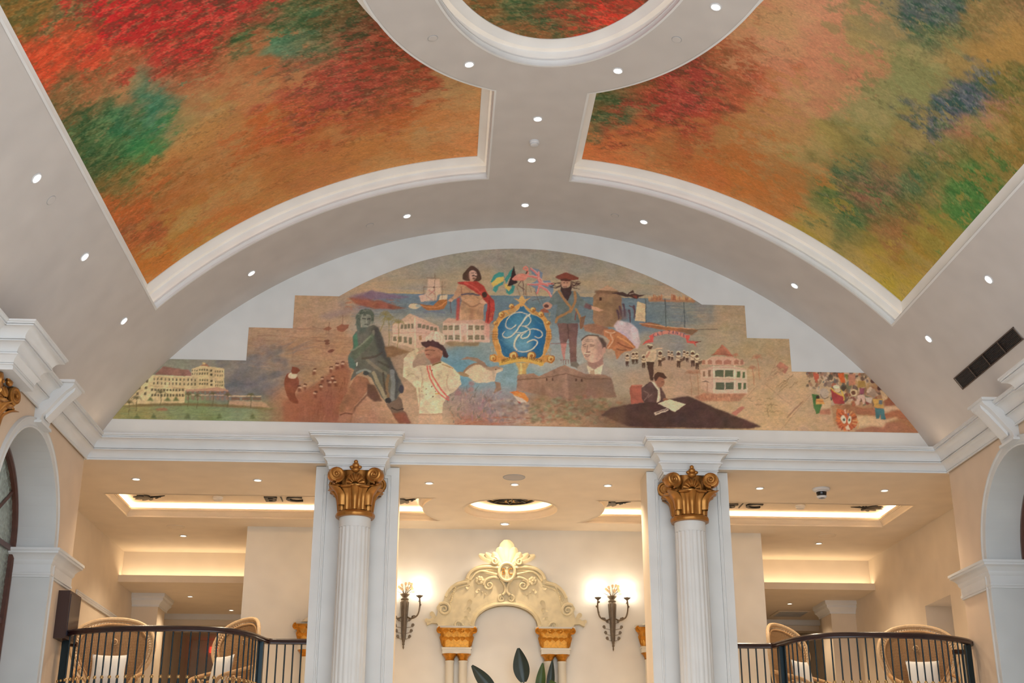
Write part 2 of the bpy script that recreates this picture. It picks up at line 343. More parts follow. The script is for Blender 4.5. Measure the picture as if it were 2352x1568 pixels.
# ---- side walls with one arched window each
AY, AR, AZ = 14.1, 1.1, 3.05
def arch_pts(r, n=28): return [(AY+r*math.cos(math.pi*i/n), AZ+r*math.sin(math.pi*i/n)) for i in range(n+1)]
for nm, sx in (('left', -1), ('right', 1)):
    hole = arch_pts(AR)+[(AY-AR, -1.0), (AY+AR, -1.0)]
    mb = plate([(2.5, ZG), (YE, ZG), (YE, 4.66), (2.5, 4.66)], [hole], lambda a, b: (sx*XW, a, b))
    # end return towards the mezzanine
    mb.add([(sx*XW, YE, ZG), (sx*(XW+1.2), YE, ZG), (sx*(XW+1.2), YE, 4.66), (sx*XW, YE, 4.66)], [(0, 1, 2, 3)])
    w = struct(mb.build('wall_'+nm, 'wall_cream', ang=0), 'cream side wall on the %s with an arched window' % nm)
    hp = [(AY+AR, -1.0)]+arch_pts(AR)+[(AY-AR, -1.0)]
    rv = MB()
    for (a, b), (c, d) in zip(hp[:-1], hp[1:]): rv.add([(sx*XW, a, b), (sx*(XW+.46), a, b), (sx*(XW+.46), c, d), (sx*XW, c, d)], [(0, 1, 2, 3)])
    rv.build('window_reveal', 'reveal_paint', w, 35)
    AV = [(0, .0), (0, .022), (-.018, .026), (-.03, .016), (-.085, .022), (-.1, .034), (-.118, .034), (-.128, 0)]
    mould(hp, AV, lambda a, b, d: (sx*(XW-d), a, b)).build('archivolt', 'reveal_paint', w, 30)
    # impost moulding: wraps jamb and wall face
    IMP = [(0, 2.715), (.02, 2.715), (.02, 2.735), (.032, 2.74), (.032, 2.765), (.022, 2.77), (.022, 2.86), (.04, 2.885), (.045, 2.90), (.045, 2.915), (.07, 2.95), (.10, 2.975), (.115, 2.98), (.115, 3.005), (.13, 3.01), (.13, 3.04), (0, 3.05)]
    ip = [(-(XW+.46), AY+AR), (-XW, AY+AR), (-XW, YE), (-(XW+.5), YE)]
    if sx > 0: ip = [(-a, b) for a, b in ip]
    ms = (lambda a, b, d: (a, b, d))
    mould(ip if sx > 0 else ip[::-1], IMP, ms, cap=True).build('impost', 'trim_paint', w, 28)
    # window: wooden arched frame, bars and panes
    xx = sx*(XW+.46)
    win = struct(tag(link('window_%d' % (1 if sx < 0 else 2), None), None), 'arched window with dark wooden frame and patterned glass on the %s' % nm)
    fp = [(AY+AR, -1.0)]+arch_pts(AR, 40)+[(AY-AR, -1.0)]
    mould(fp, [(0, -.05), (.0, .05), (.05, .06), (.085, .045), (.09, -.05)], lambda a, b, d: (xx-sx*d, a, b)).build('frame', 'window_wood', win, 30)
    fans = [(math.cos(t), math.sin(t)) for t in (math.radians(36), math.radians(72), math.radians(108), math.radians(144))]
    for c_, s_ in fans:
        MB().tube([(xx, AY+.45*c_, AZ+.45*s_), (xx, AY+AR*c_, AZ+AR*s_)], .028, 6).build('glazing_bar', 'window_wood', win)
    MB().tube([(xx, AY+.45*math.cos(math.pi*i/16), AZ+.45*math.sin(math.pi*i/16)) for i in range(17)], .025, 6).build('glazing_bar', 'window_wood', win)
    for z_ in (AZ-.02, 2.2, 1.2): MB().box(xx-.03, xx+.03, AY-AR, AY+AR, z_-.03, z_+.03).build('glazing_bar', 'window_wood', win)
    for y_ in (AY-.4, AY+.4): MB().box(xx-.025, xx+.025, y_-.025, y_+.025, -1, AZ).build('glazing_bar', 'window_wood', win)
    angs = [0, 36, 72, 108, 144, 180]
    for a, b in zip(angs[:-1], angs[1:]):
        q = [(AY+.46*math.cos(math.radians(t)), AZ+.46*math.sin(math.radians(t))) for t in lin(a, b, 6)]+[(AY+1.06*math.cos(math.radians(t)), AZ+1.06*math.sin(math.radians(t))) for t in lin(b, a, 6)]
        MB().prism(q, xx-.004, xx+.004, lambda p, q_, d: (d, p, q_)).build('pane', 'patterned_glass', win, 0)
    q = [(AY+.45*math.cos(math.radians(t)), AZ+.45*math.sin(math.radians(t))) for t in lin(0, 180, 14)]
    MB().prism(q, xx-.004, xx+.004, lambda p, q_, d: (d, p, q_)).build('pane', 'patterned_glass', win, 0)
    for z0, z1 in ((-1, 1.2), (1.2, 2.2), (2.2, AZ)):
        for y0, y1 in ((AY-AR, AY-.4), (AY-.4, AY+.4), (AY+.4, AY+AR)):
            MB().box(xx-.004, xx+.004, y0, y1, z0, z1).build('pane', 'patterned_glass', win, 0)
    # keystone console breaking through the cornice over the arch
    kp = [(5.60, 4.20), (5.56, 4.20), (5.55, 4.235), (5.53, 4.24), (5.515, 4.30), (5.46, 4.36), (5.40, 4.44), (5.345, 4.51), (5.29, 4.575), (5.25, 4.61), (5.225, 4.63), (5.21, 4.66), (5.21, 4.685), (5.60, 4.685)]
    k = MB().prism(kp, AY-.17, AY+.17, lambda a, b, d: (sx*a, d, b)).build('keystone', 'trim_paint', w, 0)
    k['label'] = 'white slanted keystone block breaking through the %s cornice' % nm
    kp2 = [(5.5, 4.27), (5.485, 4.28), (5.43, 4.35), (5.30, 4.51), (5.22, 4.60), (5.21, 4.64), (5.5, 4.64)]
    MB().prism(kp2, AY-.09, AY+.09, lambda a, b, d: (sx*a, d, b)).build('raised_rib', 'trim_paint', k, 0)
    MB().box(sx*5.40, sx*5.19, AY-.215, AY+.215, 4.67, 4.70).build('cap_moulding', 'trim_paint', k, 0)
    MB().box(sx*XW, sx*5.50, AY-.21, AY+.19, 4.195, 4.225).build('foot_moulding', 'trim_paint', k, 0)

# ---- floors
struct(MB().box(-9, 9, -7, 16.6, ZG-.1, ZG).build('floor', 'floor_stone', None, 0), 'pale stone hall floor')
struct(MB().box(-6.6, 6.6, 16.3, 29, ZF-.3, ZF).build('floor_mezzanine', 'floor_stone', None, 0), 'pale mezzanine floor')

# ---- mezzanine ceiling with two long coves and a round one
OX, OY, OR, CRD = -.04, 18.5, .70, 1.28
def cove_path(sx):
    y0, y1, xo = 17.86, 19.30, 5.78
    a = math.asin((y0-OY)/CRD); b = math.asin((y1-OY)/CRD)
    # left cove, counter-clockwise; inner end follows a circle round the oculus
    p = [(-xo, y0)]+[(OX-CRD*math.cos(t), OY+CRD*math.sin(t)) for t in lin(a, b, 18)]+[(-xo, y1)]
    if sx > 0: p = [(-q+2*OX*0, w) for q, w in p][::-1]
    return p
ocul = [(OX+OR*math.cos(2*math.pi*i/56), OY+OR*math.sin(2*math.pi*i/56)) for i in range(56)]
mzc = struct(plate([(-6.4, YE), (6.4, YE), (6.4, 22.0), (-6.4, 22.0)], [cove_path(-1), cove_path(1), ocul], lambda a, b: (a, b, ZM)).build('ceiling_mezzanine', 'cream_paint', None, 0), 'flat cream ceiling of the mezzanine')
MB().box(-6.4, 6.4, YE+.1, 22, ZM+.30, ZM+.33).build('ceiling_back', 'cream_paint', mzc, 0)
MC = [(-.016, -.004), (.015, -.004), (.015, .02), (.006, .024), (.02, .055), (.05, .082), (.062, .084), (.062, .096), (.075, .098), (.075, .128), (.055, .13), (.055, .10), (-.03, .10), (-.03, .2)]
def flat(a, b, d): return (a, b, ZM+d)
for i, (pth, w) in enumerate(((cove_path(-1), 'left'), (cove_path(1), 'right'), (ocul, 'round centre'))):
    o = struct(mould(pth, MC, flat, True).build('trim_%d' % (5+i), 'cream_paint', None, 28), 'moulded light cove in the mezzanine ceiling, %s' % w)
    mould(pth, [(.035, .112), (-.01, .112)], flat, True).build('light_strip', 'led_mezz', o)
    if i < 2: pl = plate(offset(pth, -.03, True), [], lambda a, b: (a, b, ZM+.19))
    else: pl = plate(offset(pth, -.03, True), [], lambda a, b: (a, b, ZM+.19))
    pl.build('recess_ceiling', 'cream_paint', o, 0)

# ---- mezzanine walls
YB = 19.85
struct(MB().box(-4.05, 4.0, YB, YB+.25, ZF, ZM).build('wall_back', 'back_cream', None, 0), 'cream back wall of the mezzanine behind the portal')
NY0, NY1, NZ = 18.5, 19.53, 3.2
def side_opening(sx):
    # doorway-like niche on the right only
    hole = [[(NY0, ZF+.02), (NY0, NZ), (NY1, NZ), (NY1, ZF+.02)]] if sx > 0 else []
    mb = plate([(YE, ZF), (29, ZF), (29, ZM), (YE, ZM)], hole, lambda a, b: (sx*6.4, a, b))
    if hole: 
        mb.add([(6.4, NY0, NZ), (6.9, NY0, NZ), (6.9, NY1, NZ), (6.4, NY1, NZ)], [(0, 1, 2, 3)])
        mb.add([(6.9, NY0, ZF), (6.9, NY1, ZF), (6.9, NY1, NZ), (6.9, NY0, NZ)], [(0, 1, 2, 3)])
        for y_ in (NY0, NY1): mb.add([(6.4, y_, ZF), (6.9, y_, ZF), (6.9, y_, NZ), (6.4, y_, NZ)], [(0, 1, 2, 3)])
    return mb
struct(side_opening(-1).build('wall_mezzanine_left', 'cream_paint', None, 0), 'cream left side wall of the mezzanine')
struct(side_opening(1).build('wall_mezzanine_right', 'cream_paint', None, 0), 'cream right side wall of the mezzanine with a niche')
for nm, sx in (('left', -1), ('right', 1)):
    xa, xb = sx*4.02, sx*6.4; x0, x1 = min(xa, xb), max(xa, xb)
    # return wall beside the back wall, lit drop cove, corridor beyond
    b_ = MB().box(sx*3.95-.05, sx*3.95+.05, YB+.25, 29, ZF, ZM)
    struct(b_.build('wall_corridor_'+nm, 'cream_paint', None, 0), 'cream return wall of the %s corridor' % nm)
    dc = struct(MB().box(x0, x1, 21.95, 22.1, 3.84, ZM+.1).build('wall_cove_'+nm, 'cream_paint', None, 0), 'lit drop wall above the %s corridor opening' % nm)
    MB().box(x0, x1, 21.72, 22.0, 3.82, 3.90).build('ledge', 'cream_paint', dc, 0)
    MB().box(x0, x1, 21.72, 21.745, 3.90, 3.935).build('ledge_lip', 'cream_paint', dc, 0)
    MB().add([(x0+.03, 21.80, 3.905), (x1-.03, 21.80, 3.905), (x1-.03, 21.86, 3.905), (x0+.03, 21.86, 3.905)], [(0, 1, 2, 3)]).build('light_strip', 'led_recess', dc, 0)
    cc = struct(MB().box(x0, x1, 22.0, 29, 3.82, 3.86).build('ceiling_corridor_'+nm, 'cream_paint', None, 0), 'dim corridor ceiling on the %s' % nm)
    MB().box(x0, x1, 25.2, 25.5, 3.62, 3.82).build('beam', 'cream_paint', cc, 0)
    MB().box(x0, x1, 25.1, 25.2, 3.72, 3.82).build('beam_moulding', 'trim_paint', cc, 0)
    struct(MB().box(x0, x1, 28.8, 29, ZF, 3.86).build('wall_corridor_end_'+nm, 'cream_paint', None, 0), 'corridor end wall on the %s' % nm)
    pf = struct(MB().box(sx*6.4, sx*5.95, 22.9, 23.5, ZF, 3.82).build('wall_pilaster_'+nm, 'cream_paint', None, 0), 'corridor pilaster with moulded cap on the %s' % nm)
    q = [(sx*6.45, 22.9), (sx*5.95, 22.9), (sx*5.95, 23.6)]
    if sx > 0: q = q
    mould(q[::-1] if sx < 0 else q, [(0, 3.6), (.02, 3.6), (.02, 3.63), (.05, 3.67), (.09, 3.70), (.09, 3.74), (.12, 3.76), (.12, 3.82)] if sx < 0 else [(-a*0-0 if a == 0 else a, b) for a, b in [(0, 3.6), (.02, 3.6), (.02, 3.63), (.05, 3.67), (.09, 3.70), (.09, 3.74), (.12, 3.76), (.12, 3.82)]], lambda a, b, d: (a, b, d)).build('cap_moulding', 'trim_paint', pf, 28)

# ---- piers behind the columns
PX = 2.145
for nm, sx in (('left', -1), ('right', 1)):
    c = sx*PX
    p = struct(MB().box(c-.535, c+.535, 16.25, 16.75, ZG, ZM).build('wall_pier_'+nm, 'cream_paint', None, 0), '%s pier carrying the gallery' % nm)
    MB().box(c-.535, c+.535, 16.232, 16.25, ZG, ZM-.005).build('face', 'pier_paint', p, 0)
    fr = [(c-.535, ZG), (c+.535, ZG), (c+.535, ZM-.006), (c-.535, ZM-.006)]
    mould(fr, [(0, 0), (0, .022), (.105, .022), (.11, .012), (.125, .012), (.13, .022), (.145, .02), (.15, 0)], lambda a, b, d: (a, 16.232-d, b), True).build('panel_moulding', 'pier_paint', p, 25)

# ================================================================== COLUMNS
def flute(a): 
    k = math.cos(a*20); return 1-.045*max(0., k)**.5 if k > 0 else 1.0
def leaf_mesh(L, Wd, curl, rib=.25, n=8, m=6, tip=1.0, thick=.0):
    """upright leaf in local x (width) z (height), bending towards -y at the top"""
    def fn(u, v):
        t = u; w = Wd*(.62+.55*math.sin(math.pi*min(1, t*1.05)*.62))*(1-max(0, t-.72)**2*7.5*tip)
        x = (v-.5)*2*w*.5; z = L*(t-.28*curl*max(0, t-.62)**2*3.2)
        y = -curl*L*(max(0, t-.35)**2)*1.15+rib*abs(v-.5)*Wd*(.5)
        return (x, y, z)
    return MB().grid(fn, n, m)
def make_column(label, loc, rz, label_cap, back=0.):
    """free column in front of a pier; local -y is the front, z = 0 at the mezzanine ceiling height"""
    t = thing('column', label, 'column', loc, rz)
    n = 120; sh = MB().lathe([(.205, -5.97), (.205, -5.2), (.203, -2.2), (.196, -.92), (.196, -.86)], n, rf=flute)
    sh.lathe([(.196, -.86), (.198, -.72)], 40, cap=False)
    sh.build('shaft', 'pier_paint', t, 50)
    MB().lathe([(.29, -5.97), (.29, -5.8), (.26, -5.78), (.27, -5.72), (.24, -5.66), (.24, -5.62), (.21, -5.58)], 32).build('base', 'pier_paint', t, 30)
    cap = MB().lathe([(.20, -.735), (.236, -.73), (.245, -.71), (.245, -.69), (.232, -.665), (.205, -.655), (.20, -.62), (.208, -.54), (.235, -.46), (.285, -.395), (.315, -.378), (.318, -.362), (.27, -.355), (.215, -.34), (.21, -.15)], 36, rf=lambda a: 1+.018*math.cos(a*12)).build('capital', 'gold', t, 35)
    cap['label'] = label_cap
    def tongue(L, Wd, fl, bul):
        def fn(u, v):
            q = 2*v-1; w = Wd*(.80+.35*u)*(1 if u < .82 else math.sqrt(max(.02, 1-((u-.82)/.19)**2)))
            f = fl*max(0, u-.45)**2/.3
            return (q*w/2, .03*(1-u)*0-bul*(1-q*q)**.7-.035*u-f+.012, L*u-.30*L*max(0, u-.8)**2/.04*.2)
        return MB().grid(fn, 12, 8)
    lm = tongue(.30, .092, .10, .035).mesh('leaf', 'gold', 60); lm2 = tongue(.235, .13, .15, .05).mesh('leaf', 'gold', 60)
    for i in range(12):
        a = 2*math.pi*i/12; link('leaf', lm, cap, (.205*math.sin(a), -.205*math.cos(a), -.655), a)
    for i in range(4):
        a = 2*math.pi*i/4+math.pi/4; link('leaf', lm2, cap, (.24*math.sin(a), -.24*math.cos(a), -.60), a)
    lip = MB().blob((0, 0, 0), (.085, .055, .020), 12, 6).mesh('leaf_tip', 'gold', 60)
    for i in range(8):
        a = 2*math.pi*i/8+math.pi/8; link('leaf_tip', lip, cap, (.305*math.sin(a), -.305*math.cos(a), -.385), a)
    for i in range(4):
        a = 2*math.pi*i/4+math.pi/4; link('leaf_tip', lip, cap, (.345*math.sin(a), -.345*math.cos(a), -.375), a)
    # corner volutes
    vm = MB()
    for k in range(2):
        y0 = -.05+.10*k
        vm.tube([(p, y0, q) for p, q in spiral((0, 0), .092, .016, 1.9, -math.pi/2, 34)], [.027-.016*i/34 for i in range(35)], 7)
    vm.lathe([(.088, -.06), (.096, -.03), (.096, .03), (.088, .06)], 20).xf(Matrix.Rotation(math.pi/2, 4, 'X'), len(vm.v)-80)
    vm.blob((0, -.075, 0), (.022, .02, .022), 8, 6)
    vme = vm.mesh('volute', 'gold', 40)
    for cx, cy in ((-1, -1), (1, -1), (-1, 1), (1, 1)):
        o = link('volute', vme, cap, (.252*cx, .245*cy, -.235)); o.rotation_euler.z = (-.30*cx if cy < 0 else math.pi+.30*cx)
        if cx > 0: o.scale = (-1, 1, 1)
    # shell and fleuron on each face
    sm = MB()
    sm.grid(lambda u, v: (.115*math.cos(math.pi*u)*(.35+.65*v), -.05-.05*math.sin(math.pi*u)*(1-(v-.3)**2)-.012*abs(math.sin(math.pi*u*7)), -.165+.135*math.sin(math.pi*u)*(.2+.8*v)), 28, 5)
    sm.tube([(.12*math.cos(math.pi*i/16), -.055, -.165+.14*math.sin(math.pi*i/16)) for i in range(17)], .014, 6)
    sm.blob((0, -.09, -.095), (.028, .02, .028), 8, 6)
    sme = sm.mesh('shell', 'gold', 50)
    fm = MB().blob((0, -.085, .0), (.055, .035, .035), 10, 6).blob((0, -.085, .055), (.045, .03, .038), 10, 6).blob((0, -.085, .10), (.028, .022, .026), 8, 6)
    for sx in (-1, 1): fm.blob((.05*sx, -.085, .03), (.028, .024, .024), 8, 6)
    fme = fm.mesh('fleuron', 'gold', 50)
    for i in range(4):
        a = i*math.pi/2
        link('shell', sme, cap, (.19*math.sin(a), -.19*math.cos(a), -.185), a)
        if i != 2: link('fleuron', fme, cap, (.215*math.sin(a), -.215*math.cos(a), -.175), a)
    for o in t.children: o.location.y += back
    # entablature block above the capital (same mouldings as the cornice, one tier more)
    low = [(0, -.115), (.0, -.105), (.014, -.10), (.014, -.088), (.0, -.087), (.0, -.081), (.010, -.08), (.02, -.045), (.05, -.012), (.062, -.008), (.062, .002)]
    pr = low+[(.03+w*.88, z-ZM+.0) for w, z in PROF[2:-2]]+[(-.1, .30)]
    path = [(.35, .32), (.35, -.185), (-.35, -.185), (-.35, .32)]
    bl = mould(path, [(w, z) for w, z in pr], lambda a, b, d: (a, b, d))
    bl.box(-.345, .345, -.18, .3, -.112, .28)
    bl.build('entablature_block', 'trim_paint', t, 28)
    MB().box(-.345, .345, -.192, .25, -.15, -.112).build('abacus', 'trim_paint', t, 0)
    return t
make_column('fluted white column with gold capital in front of the left pier', (-2.14, 16.0, ZM), 0, 'gilded leaf and scroll capital')
make_column('fluted white column with gold capital in front of the right pier', (2.11, 16.0, ZM), 0, 'gilded leaf and scroll capital')
make_column('side wall column at the left photo edge with gold capital and stepped block', (-5.50, 12.55, ZM), math.pi/2, 'gilded leaf and scroll capital', .24)
make_column('side wall column at the right photo edge under a stepped white block', (5.50, 12.55, ZM), -math.pi/2, 'gilded leaf and scroll capital', .24)

# ================================================================== LIGHTS IN THE VAULT
def can_meshes(e):
    ring = MB().lathe([(.062, .0), (.062, .006), (.056, .01), (.047, .009), (.043, .0), (.041, -.012)], 24, cap=False).mesh('bezel', 'plastic_white', 30)
    lens = MB().lathe([(.0005, .002), (.02, .004), (.043, .0)], 20, cap=False).mesh('lens', e, 40)
    return ring, lens
CAN_V = can_meshes('lens_emit'); CAN_M = can_meshes('lens_emit_warm')
def downlight(p, nrm, label, group, meshes, spot=None, scale=1.0):
    t = thing('downlight', label, 'light', p, 0, group)
    t.rotation_euler = Vector(nrm).to_track_quat('Z', 'Y').to_euler(); t.scale = (scale,)*3
    link('bezel', meshes[0], t); link('lens', meshes[1], t)
    if spot:
        l = bpy.data.lights.new('spot', 'SPOT'); l.energy = spot; l.color = BULB; l.spot_size = math.radians(125); l.spot_blend = .9; l.shadow_soft_size = .04
        lo = bpy.data.objects.new('lamp', l); COL.objects.link(lo); lo.parent = t; lo.location = (0, 0, .03); lo.rotation_euler = (math.pi, 0, 0)
    return t
def vault_light(th, y, label, grp): 
    a = math.radians(th); p = vault(R*a, y, -.001)
    return downlight(p, (-math.sin(a), 0, -math.cos(a)), label, grp, CAN_V)
G = 'round downlights in the vault'
for th, y, lab in ((0, 13.48, 'downlight on the central rib nearest the oval ring'), (0, 14.5, 'downlight on the central rib just below the smoke detector'),
    (0, 15.77, 'downlight above the mural crown where the central rib meets the arch band'),
    (-14.4, 15.79, 'arch band downlight left of centre, above the painted man in red cape'), (14.6, 15.77, 'arch band downlight right of centre, above the painted stone tower'),
    (-34.2, 15.76, 'arch band downlight on the left haunch, above the stepped mural edge'), (34.3, 15.73, 'arch band downlight on the right haunch, above the stepped mural edge'),
    (-7.6, 12.26, 'downlight on the oval ring left of the central rib'), (7.2, 12.30, 'downlight on the oval ring right of the central rib'),
    (14.4, 10.84, 'downlight on the oval ring at the top of the photo, right side'), (-14.4, 10.84, 'downlight on the left flank of the oval ring'),
    (-49.6, 10.99, 'left flank downlight farthest up, beside the painted panel'), (-49.6, 12.77, 'left flank downlight in the middle of its row'), (-49.6, 14.63, 'left flank downlight nearest the mural'),
    (49.8, 12.75, 'right flank downlight beside the tip of the painted panel'), (49.8, 14.60, 'right flank downlight nearest the long air grille'),):
    vault_light(th, y, lab, G)
# flush detectors in the vault
def puck(p, nrm, label, r=.055, proud=False):
    t = thing('smoke_detector' if proud else 'sprinkler_cap', label, 'detector' if proud else 'sprinkler', p)
    t.rotation_euler = Vector(nrm).to_track_quat('Z', 'Y').to_euler()
    if proud:
        MB().lathe([(r, 0), (r, .025), (r*.86, .032), (r*.8, .05), (r*.62, .055), (.001, .056)], 24).build('body', 'plastic_white', t, 35)
        MB().lathe([(r*.81, .036), (r*.83, .036), (r*.83, .046), (r*.81, .046)], 24, cap=False).build('vent_slot', 'plastic_grey', t, 35)
    else:
        MB().lathe([(r, 0), (r, .004), (r*.94, .007), (.001, .008)], 24).build('cover', 'vault_paint' if p[1] < 16 else 'cream_paint', t, 35)
        MB().lathe([(r*1.12, 0), (r*1.12, .003), (r*1.03, .003)], 24, cap=False).build('rim', 'plastic_grey' if p[1] < 16 else 'cream_paint', t, 35)
    return t
def vn(th): a = math.radians(th); return (-math.sin(a), 0, -math.cos(a))
puck(vault(0, 14.03, -.001), vn(0), 'round white smoke detector between two downlights on the central rib', .062, True)
for th, y, lab in ((-11.2, 11.68, 'flush sprinkler cap on the oval ring, left'), (11.9, 11.53, 'flush sprinkler cap on the oval ring, right'), (-19, 15.8, 'flush sprinkler cap in the arch band, left of centre'), (11, 15.78, 'flush sprinkler cap in the arch band, right of centre'), (-49.5, 11.46, 'flush sprinkler cap on the left vault flank')):
    puck(vault(R*math.radians(th), y, -.001), vn(th), lab, .05)
# linear air grille on the right flank
g = thing('air_grille', 'long dark slotted air grille on the right vault flank', 'grille')
T0, T1, GY0, GY1 = 54.85, 56.2, 13.06, 14.78
def gp(th, y, d): return vault(R*math.radians(th), y, -d)
fr = [(T0, GY0), (T1, GY0), (T1, GY1), (T0, GY1)]
mould(fr, [(0, 0), (0, .012), (.05, .012), (.06, -.02)], lambda a, b, d: gp(a, b, d), True)
bb = MB()
for (a, b, c, d) in ((T0-.12, T0, GY0-.02, GY1+.02), (T1, T1+.12, GY0-.02, GY1+.02)):
    bb.add([gp(a, c, .012), gp(b, c, .012), gp(b, d, .012), gp(a, d, .012), gp(a, c, 0), gp(b, c, 0), gp(b, d, 0), gp(a, d, 0)], [(0, 1, 2, 3), (0, 1, 5, 4), (1, 2, 6, 5), (2, 3, 7, 6), (3, 0, 4, 7)])
for c, d in ((GY0-.02, GY0), (GY1, GY1+.02)):
    bb.add([gp(T0, c, .012), gp(T1, c, .012), gp(T1, d, .012), gp(T0, d, .012)], [(0, 1, 2, 3)])
bb.build('frame', 'grille_metal', g, 0)
MB().add([gp(T0, GY0, .002), gp(T1, GY0, .002), gp(T1, GY1, .002), gp(T0, GY1, .002)], [(0, 1, 2, 3)]).build('backing', 'black_metal', g, 0)
for i in range(3):
    y = GY0+(GY1-GY0)*(i+1)/4
    MB().add([gp(T0, y-.012, .014), gp(T1, y-.012, .014), gp(T1, y+.012, .014), gp(T0, y+.012, .014)], [(0, 1, 2, 3)]).build('divider', 'grille_metal', g, 0)
for i in range(10):
    a = T0+(T1-T0)*(i+.5)/10
    MB().add([gp(a-.018, GY0, .003), gp(a+.018, GY0, .011), gp(a+.018, GY1, .011), gp(a-.018, GY1, .003)], [(0, 1, 2, 3)]).build('slat', 'frame_brown', g, 0)

# ================================================================== MEZZANINE CEILING FITTINGS
DN = (0, 0, -1); G = 'downlights in the mezzanine ceiling'
for x, y, lab in ((-5.15, 17.02, 'mezzanine downlight before the left cove, at the side wall end'), (-3.53, 16.98, 'mezzanine downlight before the left cove, beside the left pier'),
    (-1.23, 17.0, 'mezzanine downlight between the piers, left of the round speaker'), (-.07, 17.0, 'mezzanine downlight straight behind the round ceiling speaker'), (1.2, 16.98, 'mezzanine downlight between the piers, right of the round speaker'),
    (3.3, 17.0, 'mezzanine downlight right of the right pier'), (5.05, 17.02, 'mezzanine downlight beside the dome camera, near the right wall'),
    (-5.17, 20.6, 'mezzanine downlight in front of the lit left corridor drop'), (5.13, 20.55, 'mezzanine downlight in front of the lit right corridor drop')):
    downlight((x, y, ZM-.001), DN, lab, G, CAN_M, P_SPOT)
downlight((-.08, 19.42, ZM-.001), DN, 'bright mezzanine downlight just above the portal crest', G, CAN_V, P_SPOT*.4, 1.25)
for x, y, lab in ((-5.45, 23.1, 'corridor downlight nearer the opening on the left'), (-4.95, 24.6, 'corridor downlight farther back on the left'), (5.3, 23.2, 'corridor downlight in the right opening')):
    downlight((x, y, 3.819), DN, lab, 'corridor downlights', CAN_M, 70, .9)
for x, y, r, lab in ((-.10, 16.62, .15, 'round grey ceiling speaker between the piers'), (-5.17, 19.95, .14, 'round ceiling speaker behind the left cove'), (5.1, 19.95, .14, 'round ceiling speaker behind the right cove')):
    t = thing('ceiling_speaker', lab, 'speaker', (x, y, ZM)); t.rotation_euler.x = math.pi
    MB().lathe([(r, 0), (r, .006), (r*.95, .01), (r*.92, .006)], 32, cap=False).build('rim', 'plastic_grey' if r > .145 else 'cream_paint', t, 30)
    MB().lathe([(r*.93, .005), (r*.5, .009), (.001, .01)], 32).build('mesh_cover', 'speaker_cloth' if r > .145 else 'cream_paint', t, 60)
t = thing('dome_camera', 'white security camera with black dome near the right cove', 'camera', (4.15, 16.98, ZM)); t.rotation_euler.x = math.pi
MB().lathe([(.12, 0), (.12, .02), (.105, .035), (.075, .04), (.072, .05)], 28).build('housing', 'plastic_white', t, 35)
MB().lathe([(.070, .04), (.070, .07), (.062, .10), (.04, .125), (.001, .135)], 24).build('dome', 'black_glass', t, 60)
MB().lathe([(.072, .108), (.068, .118), (.05, .136), (.045, .13)], 24, cap=False).build('rim', 'plastic_white', t, 40)
for x, y, lab in ((-4.35, 18.75, 'smoke detector inside the left cove'), (4.35, 18.75, 'smoke detector inside the right cove')):
    t = puck((x, y, ZM+.189), DN, lab, .075, True)

# ---- black metal monograms and palm ornaments on the cove ceilings
ZR = ZM+.19
def ceil_map(mb, x, y, rot, sc=1.):
    M = Matrix.Translation((x, y, ZR-.012))@Matrix.Rotation(rot, 4, 'Z')@Matrix.Scale(sc, 4)@Matrix.Diagonal((1, -1, 1, 1))
    return mb.xf(M)
for x, nm in ((-3.42, 'left'), (3.45, 'right')):
    t = thing('monogram', 'black raised B and C monogram on the %s cove ceiling' % nm, 'monogram', (x, 18.74, ZR))
    for ch, dx in (('B', -.16), ('C', .19)):
        mbx = text_mb(ch, .40, .012, .008); mbx.xf(Matrix.Translation((dx, 0, -.014))@Matrix.Diagonal((.92, -1, -1, 1))@Matrix.Diagonal((1, -1, 1, 1))); mbx.build('letter', 'black_metal', t, 0)
    MB().box(-.006, .006, -.15, .17, -.02, -.004).build('bar', 'black_metal', t, 0)
    for sx in (-1, 1):
        for k in range(4): MB().box(sx*(.38+.06*k)-.02, sx*(.38+.06*k)+.02, -.165, -.15, -.012, -.002).build('dash', 'black_metal', t, 0)
def palm(x, y, rot, label):
    t = thing('palm_ornament', label, 'ornament', (x, y, ZR), rot)
    for i, (a, L) in enumerate(((-62, .20), (-36, .26), (-10, .28), (16, .26), (42, .21), (75, .15))):
        a = math.radians(a); m_ = MB()
        poly = [(0, -.006), (L*.3, -.03), (L*.62, -.036), (L*.88, -.02), (L, 0), (L*.86, .022), (L*.6, .032), (L*.3, .022)]
        c_, s_ = math.cos(a), math.sin(a)
        m_.prism([(p*c_-q*s_, p*s_+q*c_) for p, q in poly], -.016-.002*i, -.004, lambda p, q, d: (p, q, d)).build('frond', 'black_metal', t, 0)
    pts = [(0, 0), (-.12, .01), (-.24, .045)]
    MB().tube([(p, q, -.012) for p, q in pts], [.012, .011, .006], 6).build('stem', 'black_metal', t)
    for dx, dy in ((-.08, -.05), (-.13, -.02), (-.05, -.075)): MB().blob((dx, dy, -.012), (.022, .016, .008), 8, 5).build('fruit', 'black_metal', t)
palm(-5.33, 18.78, math.radians(165), 'black palm ornament at the outer end of the left cove')
palm(-1.58, 18.74, math.radians(150), 'black palm ornament at the inner end of the left cove')
palm(1.55, 18.74, math.radians(160), 'black palm ornament at the inner end of the right cove')
palm(5.37, 18.80, math.radians(20), 'black palm ornament at the outer end of the right cove')
t = thing('oculus_grille', 'round black openwork grille over gold in the centre oculus', 'grille', (OX, OY+.03, ZR))
MB().lathe([(.36, -.004), (.36, -.002)], 40).build('backing', 'brass', t, 0)
